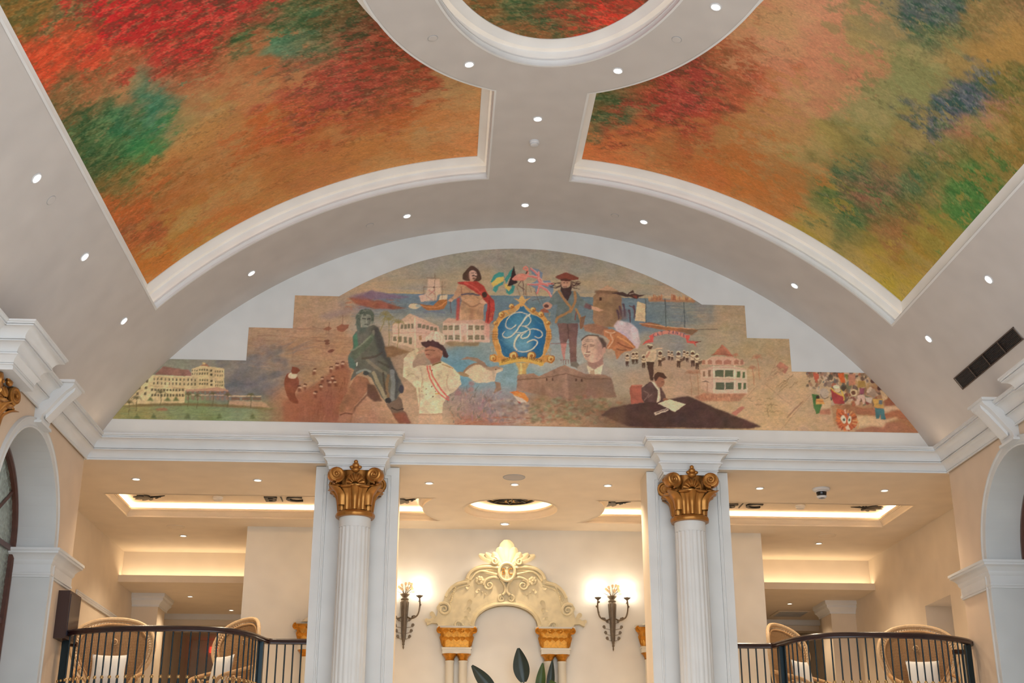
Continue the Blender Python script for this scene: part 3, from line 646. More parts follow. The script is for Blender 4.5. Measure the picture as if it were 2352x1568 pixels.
MB().tube([(.36*math.cos(2*math.pi*i/40), .36*math.sin(2*math.pi*i/40), -.012) for i in range(40)], .016, 6, True).build('rim', 'black_metal', t)
for i in range(8):
    a = math.pi/4*i
    for s_ in (-1, 1):
        MB().tube([(.05*math.cos(a), .05*math.sin(a), -.014), (.2*math.cos(a+s_*.18), .2*math.sin(a+s_*.18), -.014), (.34*math.cos(a), .34*math.sin(a), -.014)], .011, 5).build('scroll', 'black_metal', t)
    MB().blob((.25*math.cos(a+.39), .25*math.sin(a+.39), -.012), (.03, .03, .008), 8, 5).build('boss', 'black_metal', t)

# ================================================================== PORTAL ON THE BACK WALL
PXC, YP = -.04, YB-.012
def pl(u, v): p = on_y(u, v, YP-.05); return (p.x, p.z)
def mir(pts): return pts+[(2*PXC-x, z) for x, z in pts[::-1]]
por = thing('portal', 'cream carved arch portal with BC roundel and gilded twin columns on the back wall', 'portal', (PXC, YP, ZF))
def pm(a, b, d): return (a-PXC, -d, b-ZF)
outl = [(1009, 1441), (1004, 1432), (992, 1431), (981, 1436), (979, 1428), (990, 1420), (1003, 1416), (1006, 1404), (1003, 1395), (1008, 1387), (1018, 1382), (1021, 1372), (1026, 1360), (1035, 1347), (1048, 1338), (1062, 1334), (1069, 1331), (1072, 1321), (1080, 1310), (1092, 1302), (1108, 1297), (1128, 1296), (1148, 1299)]
L_ = [pl(u, v) for u, v in outl]; 
ZA = L_[0][1]; ri = .445
inner = [(PXC+.50, ZA)]+[(PXC+ri*1.08*math.cos(t), ZA+.335*math.sin(t)**.9) for t in lin(0.05, math.pi-.05, 24)]+[(PXC-.50, ZA)]
body = mir(L_)
poly = body+[(x, z) for x, z in inner]
MB().prism(poly, 0, .10, pm).build('arch_body', 'antique_cream', por, 30)
ip_ = inner
mould(inner, [(0, .0), (0, .13), (-.02, .14), (-.05, .125), (-.06, .11), (-.10, .105)], lambda a, b, d: pm(a, b, d)).build('arch_moulding', 'antique_cream', por, 30)
# outer roll mouldings
up = [pl(u, v) for u, v in [(1024, 1372), (1032, 1357), (1044, 1346), (1058, 1341), (1072, 1338)]]; up2 = [pl(u, v) for u, v in [(1073, 1330), (1079, 1318), (1090, 1309), (1106, 1304), (1126, 1303), (1146, 1306)]]
for pts, r_ in ((up, .026), (up2, .026)):
    for mirror in (0, 1):
        q = [(2*PXC-x, z) if mirror else (x, z) for x, z in pts]
        MB().tube([pm(x, z, .11) for x, z in catmull(q, 5)], r_, 8).build('roll_moulding', 'antique_cream', por)
        q = [(x+(0.045 if not mirror else -.045), z-.045) for x, z in q]
        MB().tube([pm(x, z, .105) for x, z in catmull(q, 5)], r_*.5, 6).build('roll_moulding', 'antique_cream', por)
# bead strings beside the rolls
bead = MB().blob((0, 0, 0), (.016, .016, .022), 8, 6).mesh('bead', 'antique_cream', 60)
for mirror in (0, 1):
    for i in range(11):
        x, z = pl(1040-8*math.sin(i*.15)+i*2.4-6, 1388-i*4.6)
        link('bead', bead, por, pm(2*PXC-x if mirror else x, z, .11))
# scrolls
def scroll(u, v, r, turns, a0, sgn, mirror, rad=.02, name='scroll'):
    x, z = pl(u, v); s_ = -1 if mirror else 1; x = 2*PXC-x if mirror else x
    pts = spiral((0, 0), r, r*.16, turns, a0, 26, sgn)
    MB().tube([pm(x+s_*p, z+q, .115) for p, q in pts], [rad*(1-.5*i/26) for i in range(27)], 7).build(name, 'antique_cream', por)
for mr_ in (0, 1):
    scroll(1020, 1400, .10, 1.7, math.pi*.75, -1, mr_, .026)
    scroll(1123, 1345, .085, 1.5, math.pi*.45, 1, mr_, .02)
    scroll(1151, 1376, .055, 1.5, math.pi*.5, 1, mr_, .02)
    scroll(1052, 1437, .07, 1.3, 0, 1, mr_, .016)
    # long S stems from roundel
    st = [pl(u, v) for u, v in [(1150, 1333), (1158, 1345), (1160, 1360), (1154, 1368)]]
    st2 = [pl(u, v) for u, v in [(1146, 1330), (1132, 1327), (1116, 1333), (1110, 1345)]]
    st3 = [pl(u, v) for u, v in [(1144, 1322), (1126, 1317), (1106, 1313), (1092, 1319), (1080, 1334)]]
    for q, rr in ((st, .022), (st2, .02), (st3, .016)):
        q = [(2*PXC-x, z) if mr_ else (x, z) for x, z in q]
        MB().tube([pm(x, z, .125) for x, z in catmull(q, 6)], rr, 7).build('stem', 'antique_cream', por)
    # rosette and leaf sprays
    x, z = pl(1101, 1334); x = 2*PXC-x if mr_ else x
    for k in range(7):
        a = 2*math.pi*k/7; MB().blob(pm(x+.042*math.cos(a), z+.042*math.sin(a), .115), (.03, .016, .03), 8, 5).build('petal', 'antique_cream', por)
    MB().blob(pm(x, z, .135), (.022, .02, .022), 8, 6).build('petal', 'antique_cream', por)
    for (u, v, L, a) in ((1082, 1345, .10, 215), (1098, 1352, .08, 250), (1072, 1395, .13, 60), (1065, 1405, .12, 20), (1078, 1410, .10, 100), (1060, 1425, .1, 30), (1080, 1425, .1, 150), (990, 1427, .1, 170), (1000, 1420, .12, 130), (1040, 1365, .1, 60), (1034, 1378, .1, 70)):
        x, z = pl(u, v); a = math.radians(a)
        if mr_: x = 2*PXC-x; a = math.pi-a
        m_ = leaf_mesh(L, L*.5, .5, .4, 6, 4); m_.xf(Matrix.Translation(pm(x, z, .105))@Matrix.Rotation(math.pi/2-a, 4, 'Y')); m_.build('leaf', 'antique_cream', por, 60)
    for k in range(3):
        x, z = pl(1100+k*7, 1356+k*5); x = 2*PXC-x if mr_ else x
        MB().blob(pm(x, z, .11), (.016, .012, .016), 6, 4).build('bud', 'antique_cream', por)
# roundel with letters
x, z = pl(1163.5, 1316)
MB().tube([pm(x+.122*math.cos(2*math.pi*i/36), z+.135*math.sin(2*math.pi*i/36), .16) for i in range(36)], .024, 8, True).build('roundel_rim', 'antique_cream', por)
MB().prism([(x+.115*math.cos(2*math.pi*i/36), z+.13*math.sin(2*math.pi*i/36)) for i in range(36)], .09, .15, pm).build('roundel', 'antique_cream', por, 30)
for ch, dx in (('B', -.052), ('C', .052)):
    t_ = text_mb(ch, .125, .012, .0); t_.xf(Matrix.Translation(pm(x+dx, z, .158))@Matrix.Rotation(math.pi/2, 4, 'X')@Matrix.Diagonal((.85, 1.15, 1, 1))); t_.build('letter', 'gold_bright', por, 0)
MB().prism([(x-.006, z-.07), (x+.006, z-.07), (x+.006, z+.06), (x+.03, z+.075), (x-.03, z+.075), (x-.006, z+.06)], .15, .165, pm).build('letter_bar', 'antique_cream', por, 0)
# crest: palmette of leaves
for a, L, wd, off in ((0, .40, .20, 0), (20, .30, .12, .03), (-20, .30, .12, -.03), (38, .25, .09, .07), (-38, .25, .09, -.07), (54, .31, .08, .09), (-54, .31, .08, -.09), (66, .38, .09, .10), (-66, .38, .09, -.10)):
    m_ = leaf_mesh(L, wd, .30, .5, 10, 6); m_.xf(Matrix.Translation(pm(x+off, z+.11, .13))@Matrix.Rotation(math.radians(a), 4, 'Y')); m_.build('crest_leaf', 'antique_cream', por, 60)
for s_ in (-1, 1):
    q = spiral((0, 0), .06, .014, 1.4, math.pi*(.5), 20, s_)
    MB().tube([pm(x+s_*.19+p, z+.17+q_, .14) for p, q_ in q], .016, 7).build('scroll', 'antique_cream', por)
# twin columns with gilded capitals
def twin(xc, parent, base=None, z_top=None):
    zt = z_top or ZA
    m_ = MB().box(-.30, .30, -.16, 0, zt-ZF-.02, zt-ZF+.015); m_.xf(Matrix.Translation((xc-PXC, 0, 0))); m_.build('abacus', 'pale_cream', parent, 0)
    def bell(u, v):
        a = u*2*math.pi; t_ = v; hw = .205+.075*t_**2.2; hd = .10+.05*t_**2
        x_ = max(-1, min(1, 1.35*math.cos(a))); y_ = max(-1, min(1, 1.35*math.sin(a)))
        return (xc-PXC+hw*x_*(1+.02*math.cos(10*a)), -.09+hd*y_*.75, zt-ZF-.30+.28*t_)
    MB().grid(bell, 40, 8, cu=True).build('capital', 'gold_bright', parent, 50)
    lm = leaf_mesh(.16, .10, .6, .5, 6, 4).mesh('leaf', 'gold_bright', 60)
    for k in range(5): link('leaf', lm, parent, (xc-PXC-.17+.085*k, -.165, zt-ZF-.30))
    for k in range(4): link('leaf', lm, parent, (xc-PXC-.165+.11*k, -.18, zt-ZF-.19))
    for s_ in (-1, 1):
        link('leaf', lm, parent, (xc-PXC+s_*.21, -.13, zt-ZF-.28), s_*.7)
        MB().tube([(xc-PXC+s_*.255+p*s_, -.17, zt-ZF-.055+q) for p, q in spiral((0, 0), .045, .01, 1.5, math.pi/2, 18, -1)], .016, 6).build('volute', 'gold_bright', parent)
        MB().blob((xc-PXC+s_*.08, -.19, zt-ZF-.06), (.03, .02, .03), 8, 6).build('flower', 'gold_bright', parent)
    MB().box(xc-PXC-.215, xc-PXC+.215, -.17, 0, zt-ZF-.395, zt-ZF-.305).build('entablature_band', 'pale_cream', parent, 0)
    MB().box(xc-PXC-.225, xc-PXC+.225, -.18, 0, zt-ZF-.33, zt-ZF-.305).build('band_moulding', 'pale_cream', parent, 0)
    for s_ in (-1, 1):
        MB().lathe([(.06, -.50), (.068, -.485), (.062, -.475), (.085, -.43), (.112, -.405), (.112, -.395)], 20, (xc-PXC+s_*.10, -.09, zt-ZF), rf=lambda a: 1+.05*math.cos(8*a)).build('small_capital', 'gold_bright', parent, 50)
        MB().lathe([(.10, 0), (.10, .06), (.075, .09), (.062, .12), (.062, zt-ZF-.52), (.07, zt-ZF-.51), (.07, zt-ZF-.495)], 20, (xc-PXC+s_*.10, -.09, 0)).build('colonnette', 'pale_cream', parent, 40)
twin(PXC-.745, por); twin(PXC+.745, por)
# flanking twin columns, seen only beside the piers
for nm, xs in (('left', (-2.94, -2.25)), ('right', (2.23, 2.92))):
    t = thing('wall_columns', 'gilded wall columns mostly hidden behind the %s pier' % nm, 'columns', (PXC, YP, ZF))
    for xx in xs:
        twin(xx, t, z_top=2.88)
        MB().lathe([(.20, 0), (.18, .03), (.10, .08), (.06, .2), (.03, .26), (.001, .28)], 16, (xx-PXC, -.09, 2.89-ZF)).build('finial', 'pale_cream', t)

# ================================================================== WALL SCONCES
def sconce(x, label):
    t = thing('wall_sconce', label, 'sconce', (x, YB, 2.6), 0, 'wall sconces beside the portal')
    MB().lathe([(.014, .0), (.022, .04), (.03, .10), (.045, .45), (.056, .60), (.058, .63), (.05, .64), (.06, .66), (.064, .665), (.045, .675), (.03, .69), (.075, .735), (.075, .745)], 16, (0, -.06, 0)).build('body', 'bronze', t, 35)
    MB().lathe([(.001, -.09), (.012, -.06), (.008, -.03), (.018, -.015), (.018, 0)], 10, (0, -.06, 0)).build('finial', 'bronze', t)
    rb = MB()
    for k in range(5): rb.tube([(.046*math.cos(math.pi+math.pi*k/4)*.6, -.06+.03*math.sin(math.pi+math.pi*k/4), .06), (.06*math.cos(math.pi+math.pi*k/4), -.06+.058*math.sin(math.pi+math.pi*k/4), .62)], .006, 5)
    rb.build('ribs', 'bronze', t)
    sh = MB().lathe([(.055, 0), (.068, .02), (.078, .07), (.088, .125), (.085, .125), (.072, .07), (.06, .022)], 24, cap=False).mesh('shade', 'shade_glass', 60)
    for s_ in (-1, 1):
        a_ = catmull([(s_*.04, -.06, .40), (s_*.11, -.09, .37), (s_*.20, -.11, .42), (s_*.232, -.12, .55), (s_*.225, -.12, .685)], 6)
        arm = MB().tube(a_, .012, 7).build('arm', 'bronze', t)
        lf = leaf_mesh(.05, .03, .5, .4, 4, 3).mesh('leaf', 'bronze', 60)
        for k in (6, 10, 14, 18, 21):
            p = a_[k]; o = link('leaf', lf, arm, tuple(p)); o.rotation_euler = (0, s_*(.6+.2*k % 1.2), k)
        MB().lathe([(.012, -.03), (.03, -.015), (.05, .0), (.058, .012), (.03, .02)], 16, (s_*.225, -.12, .70)).build('cup', 'bronze', t)
        link('shade', sh, t, (s_*.225, -.12, .715))
        lf2 = leaf_mesh(.055, .04, .3, .3, 4, 3).mesh('leaf', 'bronze', 60)
        for k in range(4):
            z_ = .08+.085*k; x_ = s_*(.075+.022*k if k < 3 else .07)
            w = MB().tube([(s_*.03, -.07, z_-.02), (x_, -.06, z_)], .004, 5).build('twig', 'bronze', t)
            o = link('leaf', lf2, w, (x_, -.06, z_)); o.rotation_euler = (0, s_*.5, 0)
    lf3 = leaf_mesh(.05, .035, .3, .3, 4, 3).mesh('leaf', 'rattan_light', 60); rnd = random.Random(3)
    for k in range(16):
        a = rnd.uniform(-1.3, 1.3); L = rnd.uniform(.06, .17); x_, z_ = L*math.sin(a), .745+L*math.cos(a)*.95
        w = MB().tube([(x_*.2, -.07, .74), (x_, -.09, z_)], .0035, 4).build('twig', 'bronze', t)
        o = link('leaf', lf3, w, (x_, -.09, z_-.01)); o.rotation_euler = (0, a, 0)
sconce(-1.585, 'two-armed bronze wall sconce with glowing shades left of the portal')
sconce(1.595, 'two-armed bronze wall sconce with glowing shades right of the portal')

# ================================================================== PLANT IN THE PORTAL
def paddle(L, Wd, bend):
    def fn(u, v):
        w = Wd*math.sin(math.pi*(.06+.90*u))**.75*(1.15-.45*u); x_ = (v-.5)*w
        return (x_, -bend*u*u*L+abs(v-.5)*w*.25, L*u*(1-.1*bend*u))
    return MB().grid(fn, 14, 6)
pt = thing('potted_plant', 'potted plant with tall dark paddle leaves standing in front of the portal', 'plant', (.25, 19.25, ZF))
MB().lathe([(.16, 0), (.2, .05), (.22, .36), (.235, .37), (.235, .41), (.2, .41), (.19, .38)], 24).build('pot', 'terracotta', pt, 35)
def leaf_at(u0, v0, u1, v1, wpx, Y, m_, tilt=0.):
    a = on_y(u0, v0, Y); b = on_y(u1, v1, Y); L = (b-a).length; wd = wpx/2952*Y*1.08
    mb = paddle(L, wd, .12); ang = math.atan2(b.x-a.x, b.z-a.z)
    o = mb.build('leaf', m_, pt, 60); o.location = a-Vector((.25, 19.25, ZF)); o.rotation_euler = (tilt, ang, 0)
    MB().tube([tuple(a-Vector((.25, 19.25, ZF))), ((a.x-.25)*.55, a.y-19.25, .85*(a.z-ZF)*.8), (0, 0, .38)], [.008, .011, .014], 6).build('stalk', m_, pt)
leaf_at(1203, 1566, 1190, 1488, 36, 19.3, 'leaf_dark')
leaf_at(1138, 1592, 1083, 1528, 30, 19.2, 'leaf_dark')
leaf_at(1262, 1600, 1268, 1516, 18, 19.55, 'leaf_dark')
leaf_at(1238, 1600, 1246, 1522, 22, 19.5, 'leaf_green')
leaf_at(1300, 1610, 1262, 1562, 26, 19.2, 'leaf_green')

# ================================================================== BALCONY RAILS
def bow(sx):
    pts = [(-2.70, 16.42), (-3.05, 16.42), (-3.19, 16.38), (-3.25, 16.15), (-3.33, 15.82), (-3.50, 15.55), (-3.78, 15.42), (-4.25, 15.385), (-4.75, 15.44), (-5.15, 15.61), (-5.45, 15.84), (-5.62, 16.08)]
    p = [(v.x, v.y) for v in catmull([(a, b) for a, b in pts], 8)]
    return p if sx < 0 else [(-a, b) for a, b in p]
ZRAIL = 2.2
bal_me = MB().tube([(0, 0, 0), (0, 0, .98)], .0095, 8).mesh('baluster', 'rail_steel', 50)
kn_me = MB().lathe([(.0095, -.02), (.016, -.014), (.022, 0), (.016, .014), (.0095, .02)], 10, cap=False).mesh('collar', 'brass', 50)
slim = MB().lathe([(.0095, .0), (.014, .06), (.014, .10), (.0095, .16)], 8, cap=False).mesh('swell', 'rail_steel', 50)
for sx, nm in ((-1, 'left'), (1, 'right')):
    p = bow(sx); t = thing('balustrade', 'bow-fronted balcony railing with dark wooden handrail on the %s' % nm, 'railing', (sx*4.3, 16, ZF))
    q = p if sx > 0 else p
    HR = [(-.035, .985), (-.04, 1.0), (-.034, 1.012), (-.042, 1.03), (-.028, 1.05), (0, 1.055), (.028, 1.05), (.042, 1.03), (.034, 1.012), (.04, 1.0), (.035, .985), (0, .98), (-.035, .985)]
    lm_ = lambda a, b, d: (a-sx*4.3, b-16, d)
    mould(p, HR, lm_, cap=False).build('handrail', 'dark_wood', t, 50)
    mould(p, [(-.02, .06), (-.02, .09), (.02, .09), (.02, .06), (-.02, .06)], lm_).build('bottom_rail', 'rail_steel', t, 30)
    mould(p, [(-.05, -.02), (-.05, .0), (.08, .0), (.08, -.25), (-.05, -.25), (-.05, -.02)], lm_).build('edge_kerb', 'pier_paint', t, 30)
    acc = 0; nxt = .06
    for (a, b), (c, d) in zip(p[:-1], p[1:]):
        l = math.hypot(c-a, d-b)
        while nxt <= acc+l:
            f = (nxt-acc)/l; x_, y_ = a+(c-a)*f-sx*4.3, b+(d-b)*f-16
            bo = link('baluster', bal_me, t, (x_, y_, .0)); link('collar', kn_me, bo, (0, 0, .475)); link('swell', slim, bo, (0, 0, .33))
            nxt += .101
        acc += l
    for x_, y_ in ((-3.235, 16.22), (-5.5, 15.93)):
        MB().box(-sx*x_-sx*4.3-.035, -sx*x_-sx*4.3+.035, y_-16-.035, y_-16+.035, 0, .985).build('newel_post', 'rail_steel', t, 0)
    MB().box(min(sx*5.50, sx*5.86)-sx*4.3, max(sx*5.50, sx*5.86)-sx*4.3, .36, .43, .93, .985).build('wall_rail', 'dark_wood', t, 0)
    for k in range(4):
        link('baluster', bal_me, t, (sx*(5.52+.09*k)-sx*4.3, .395, 0))
    # balcony slab under the bow
    struct(MB().prism([(a, b) for a, b in p]+([(-5.9, 16.6), (-2.7, 16.6)] if sx < 0 else [(5.9, 16.6), (2.7, 16.6)]), ZF-.28, ZF-.002, lambda a, b, d: (a, b, d)).build('floor_balcony_'+nm, 'floor_stone', None, 0), 'bow-fronted balcony slab on the %s' % nm)
# stair handrail between the piers
t = thing('stair_rail', 'dark sloping stair handrail beside the right pier', 'railing', (1.72, 18.2, ZF))
MB().tube([(-.55, 0, .02), (.28, 0, .72), (.6, 0, .72)], .035, 10).build('handrail', 'dark_wood', t)
for k in range(5): MB().tube([(-.35+.15*k, 0, -.05), (-.35+.15*k, 0, .18+.126*k)], .009, 6).build('baluster', 'rail_steel', t)

# ================================================================== PEACOCK CHAIRS
def make_chair(label, loc, rz):
    t = thing('peacock_chair', label, 'chair', loc, rz, 'rattan peacock chairs on the balconies')
    # local: front is -y, seat 0.42 high
    prof = [(.20, .42), (.25, .55), (.36, .70), (.47, .86), (.525, 1.02), (.51, 1.17), (.43, 1.30), (.29, 1.385), (.12, 1.425), (0, 1.43)]
    half = [Vector(p) for p in catmull(prof, 4)]
    def bend(x, z): return .20-.50*x*x-.06*(z-1)+.10*(z-.42)
    outl = [(-p.x, p.y) for p in half]+[(p.x, p.y) for p in half[::-1][1:]]
    rim = [(x, bend(x, z), z) for x, z in outl]
    MB().tube(rim, .024, 8).build('back_rim', 'rattan_light', t)
    zc = 1.0
    inn = [(x*.84, zc+(z-zc)*.84 if z > zc else z) for x, z in outl]
    MB().tube([(x, bend(x, z)-.004, z) for x, z in inn], .015, 7).build('inner_rim', 'rattan', t)
    in2 = [(x*.93, zc+(z-zc)*.93 if z > zc else z) for x, z in outl]
    MB().tube([(x, bend(x, z)-.002, z) for x, z in in2], .008, 6).build('middle_rim', 'rattan', t)
    lo = MB()
    for i in range(0, len(outl)):
        for s0, s1 in ((.84, .93), (.93, 1.0)):
            xm, zm = outl[i]; mid = (s0+s1)/2; f = lambda s: (xm*s, bend(xm*s, zm), zc+(zm-zc)*s if zm > zc else zm)
            p = Vector(f(mid)); lo.lathe([(.020, -.008), (.030, 0), (.020, .008)], 7, cap=False).xf(Matrix.Translation(p)@Matrix.Rotation(math.pi/2, 4, 'X'), len(lo.v)-21)
    o = lo.build('scallop_loops', 'rattan_light', t); o['kind'] = 'stuff'
    n = len(half)
    def weave(u, v):
        k = min(n-1, int(v*(n-1)+.5)); p = half[k]; z_ = p.y if p.y < zc else zc+(p.y-zc)*.84; x_ = (u-.5)*2*p.x*.84
        return (x_, bend(x_, z_), z_)
    MB().grid(weave, 20, n-1).build('woven_back', 'cane_weave', t, 60)
    # medallion on the back
    MB().lathe([(.032, -.01), (.042, 0), (.032, .01)], 16, cap=False).xf(Matrix.Translation((0, bend(0, 1.15)-.02, 1.13))@Matrix.Rotation(math.pi/2, 4, 'X')).build('medallion', 'rattan_light', t)
    # seat, apron, hourglass base
    MB().lathe([(.001, .43), (.28, .425), (.30, .41), (.30, .38), (.27, .36)], 28, (0, -.08, 0)).build('seat', 'rattan', t, 40)
    MB().lathe([(.29, .37), (.22, .26), (.16, .18), (.20, .09), (.30, .0), (.28, .0)], 28, (0, -.08, 0), cap=False).build('base', 'cane_weave', t, 60)
    for s_ in (-1, 1):
        MB().tube(catmull([(s_*.40, bend(.4, .78), .78), (s_*.42, -.10, .70), (s_*.36, -.30, .62), (s_*.28, -.34, .48), (s_*.24, -.28, .40)], 6), .024, 8).build('arm', 'rattan', t)
        MB().tube(catmull([(s_*.36, .02, .64), (s_*.34, -.14, .58), (s_*.27, -.22, .44)], 6), .016, 7).build('arm_brace', 'rattan', t)
        for k in range(3):
            MB().tube([(s_*.36+.045*math.cos(2*math.pi*i/14), -.10-.07*k, .60+.045*math.sin(2*math.pi*i/14)) for i in range(14)], .010, 6, True).build('arm_ring', 'rattan_light', t)
    return t
def make_cushion(label, loc, rz, tilt=.2):
    def fn(s_):
        def g(u, v):
            a, b = u*2-1, v*2-1; e = (1-abs(a)**2.6)*(1-abs(b)**2.6)
            k = 1-.07*(1-abs(b)**2)*abs(a)**3; k2 = 1-.07*(1-abs(a)**2)*abs(b)**3
            return (.22*a*k, s_*.07*max(0, e)**.55, .22*b*k2)
        return g
    t = thing('cushion', label, 'cushion', loc, rz, 'white cushions in the peacock chairs')
    for s_ in (-1, 1):
        o = MB().grid(fn(s_), 16, 16).build('cover', 'linen', t, 70); o.rotation_euler.x = -tilt
    return t
for lab, x, y, rz, lc in (
    ('rattan peacock chair facing the hall at the outer end of the left balcony', -5.28, 17.2, .10, 'white square cushion in the outer left peacock chair'),
    ('rattan peacock chair turned sideways at the inner end of the left balcony', -3.80, 17.2, -.85, 'white square cushion in the inner left peacock chair'),
    ('rattan peacock chair turned sideways at the inner end of the right balcony', 3.72, 17.25, .80, 'white square cushion in the inner right peacock chair'),
    ('rattan peacock chair facing the hall at the outer end of the right balcony', 5.36, 17.15, -.12, 'white square cushion in the outer right peacock chair')):
    make_chair(lab, (x, y, ZF), rz)
    dx, dy = -math.sin(-rz)*0, 0
    make_cushion(lc, (x+.06*math.sin(rz), y-.06*math.cos(rz), ZF+.72), rz)
# low tables between the chairs
for sx, nm in ((-1, 'left'), (1, 'right')):
    t = thing('side_table', 'low round rattan side table between the %s balcony chairs' % nm, 'table', (sx*4.52, 17.0, ZF))
    MB().lathe([(.001, .52), (.24, .52), (.25, .505), (.24, .49)], 28).build('table_top', 'rattan_light', t, 35)
    MB().lathe([(.20, 0), (.10, .22), (.10, .30), (.2, .49)], 24, cap=False).build('base', 'cane_weave', t, 60)

# ================================================================== SMALL THINGS ON THE MEZZANINE
t = thing('wall_screen', 'dark framed upright screen on the left wall beside the balcony rail', 'screen', (-5.53, 15.94, 2.37))
MB().box(-.07, .07, -.25, .25, -.28, .28).build('frame', 'frame_brown', t, 0)
MB().box(.07, .076, -.215, .215, -.245, .245).build('display', 'screen', t, 0)
t = thing('picture_rail', 'silver moulding strip sloping away along the left mezzanine wall', 'moulding', (-6.38, 20.6, 3.2))
for k in range(3): MB().tube([(0, -1.3, .03*k), (0, 1.2, .03*k)], .016, 8).build('bead', 'plastic_white', t)
t = thing('exit_lamp', 'small red lamp on the far wall of the left corridor', 'lamp', (-5.86, 28.78, 3.87-.26))
MB().box(-.14, .14, -.03, .02, -.06, .06).build('glass', 'exit_red', t, 0)
t = thing('air_vent', 'square grey ceiling vent in the right corridor', 'vent', (5.6, 24.3, 3.815))
MB().box(-.32, .32, -.32, .32, -.012, 0).build('plate', 'cream_paint', t, 0)
for k in range(6): MB().box(-.26, .26, -.25+.095*k, -.21+.095*k, -.02, -.012).build('slat', 'plastic_grey', t, 0)

# ================================================================== CEILING PAINTINGS
def s2l(c): c = np.asarray(c, float)/255; return np.where(c <= .04045, c/12.92, ((c+.055)/1.055)**2.4)
rng = np.random.default_rng(7)
def vnoise(x, y, cell, seed=0, octs=3, gain=.5):
    """smooth value noise evaluated at arrays x, y"""
    out = np.zeros_like(x, float); amp = 1.; tot = 0
    for o in range(octs):
        r_ = np.random.default_rng(seed+o*17); T = r_.random((64, 64)); fx, fy = x/cell*(2**o), y/cell*(2**o)
        ix, iy = np.floor(fx).astype(int), np.floor(fy).astype(int); tx, ty = fx-ix, fy-iy; tx = tx*tx*(3-2*tx); ty = ty*ty*(3-2*ty)
        g = lambda a, b: T[a % 64, b % 64]
        out += amp*((g(ix, iy)*(1-tx)+g(ix+1, iy)*tx)*(1-ty)+(g(ix, iy+1)*(1-tx)+g(ix+1, iy+1)*tx)*ty); tot += amp; amp *= gain
    return out/tot*2-1
LEFT = [(60,20,120,75,35),(150,60,110,70,40),(250,40,175,30,30),(330,70,165,32,30),(420,80,165,35,32),(540,20,150,40,35),(620,20,172,38,36),(700,20,80,75,45),(770,30,95,65,40),(120,130,185,58,33),(200,130,180,58,36),(300,150,160,70,45),(400,150,168,42,36),(500,140,150,58,40),(580,80,72,72,42),(700,100,80,68,42),(680,115,60,105,82),(640,50,70,85,55),(860,90,110,50,35),(820,70,90,60,40),(170,200,120,72,42),(230,210,150,75,45),(300,220,170,90,55),(420,190,158,85,55),(520,170,165,95,60),(600,160,160,80,50),(700,150,150,65,45),(760,170,155,60,48),(850,150,150,55,40),(950,160,140,55,38),(250,260,55,82,55),(340,220,48,95,75),(380,240,52,96,74),(300,270,48,88,62),(250,310,55,90,52),(320,330,54,98,56),(230,330,70,70,40),(420,260,150,105,65),(500,230,150,100,65),(600,210,170,100,65),(700,220,160,68,50),(780,230,150,56,45),(880,220,150,60,46),(950,200,160,70,48),(1050,220,165,110,75),(1080,260,185,115,75),(450,330,170,105,60),(550,320,165,100,60),(620,300,172,80,42),(700,290,168,72,40),(800,280,162,75,45),(900,270,168,82,45),(1000,300,178,105,65),(1080,330,192,112,70),(280,400,105,75,38),(350,400,130,85,45),(450,400,160,90,50),(550,380,165,95,55),(650,370,165,90,50),(750,360,170,95,55),(850,340,175,100,55),(950,340,180,105,60),(300,470,168,78,38),(400,460,160,85,45),(500,440,165,95,50),(600,420,170,100,55),(330,540,155,72,42),(430,510,168,108,55),(520,470,175,95,50),(350,600,178,95,42)]
RIGHT = [(1400,230,95,70,40),(1420,250,58,85,60),(1380,280,80,80,55),(1450,230,150,70,45),(1500,240,152,52,42),(1560,230,148,52,45),(1650,220,152,58,44),(1700,180,155,75,50),(1720,210,168,72,48),(1600,290,158,58,44),(1480,300,158,62,44),(1400,330,178,85,50),(1500,340,165,95,55),(1600,330,165,85,48),(1700,300,160,100,60),(1750,250,170,110,70),(1760,60,178,112,82),(1850,30,182,110,85),(1900,100,178,105,80),(1850,150,182,105,80),(1950,150,172,100,75),(1900,220,175,110,80),(1830,250,170,105,75),(2000,100,145,108,70),(2050,50,130,100,70),(2130,30,75,72,70),(2150,90,85,80,55),(2250,50,130,90,55),(2300,100,150,100,55),(2330,30,130,85,55),(2200,150,140,100,60),(2300,200,110,85,45),(2100,150,120,102,65),(2050,220,125,108,70),(2000,250,140,112,75),(2210,240,72,70,78),(2250,280,150,88,65),(2330,280,130,90,45),(2100,300,130,100,60),(2000,300,130,108,65),(1950,330,120,95,55),(1880,330,145,112,65),(1800,330,165,110,70),(1700,370,168,90,48),(1800,400,155,95,55),(1880,400,140,100,60),(1960,390,82,85,60),(2050,370,140,95,55),(2100,390,72,85,58),(2200,350,110,90,50),(2280,330,130,95,50),(2000,440,135,75,60),(2030,410,95,78,62),(2150,440,110,90,50),(2220,420,66,92,44),(2200,470,70,98,48),(1900,470,90,92,50),(1950,500,75,90,55),(2050,480,110,85,50),(1800,450,170,95,50),(1870,520,150,112,50),(1960,560,115,95,50),(2060,540,142,88,55),(2140,530,140,108,50),(1990,590,165,122,55),(2080,600,150,105,45),(2070,650,168,128,50),(1700,420,178,95,48),(1600,390,178,90,48),(1440,350,188,100,58),(1360,350,188,95,55)]
OVAL = [(1100,10,110,65,35),(1150,15,80,75,45),(1200,30,72,70,42),(1250,40,90,65,40),(1300,30,120,60,38),(1350,30,155,48,35),(1400,10,180,40,30),(1420,30,185,48,33),(1200,70,135,70,38),(1300,70,120,70,40),(1120,45,120,70,40),(1250,10,80,72,45),(1440,8,150,50,35)]
FRESCO_ALB = 2.15
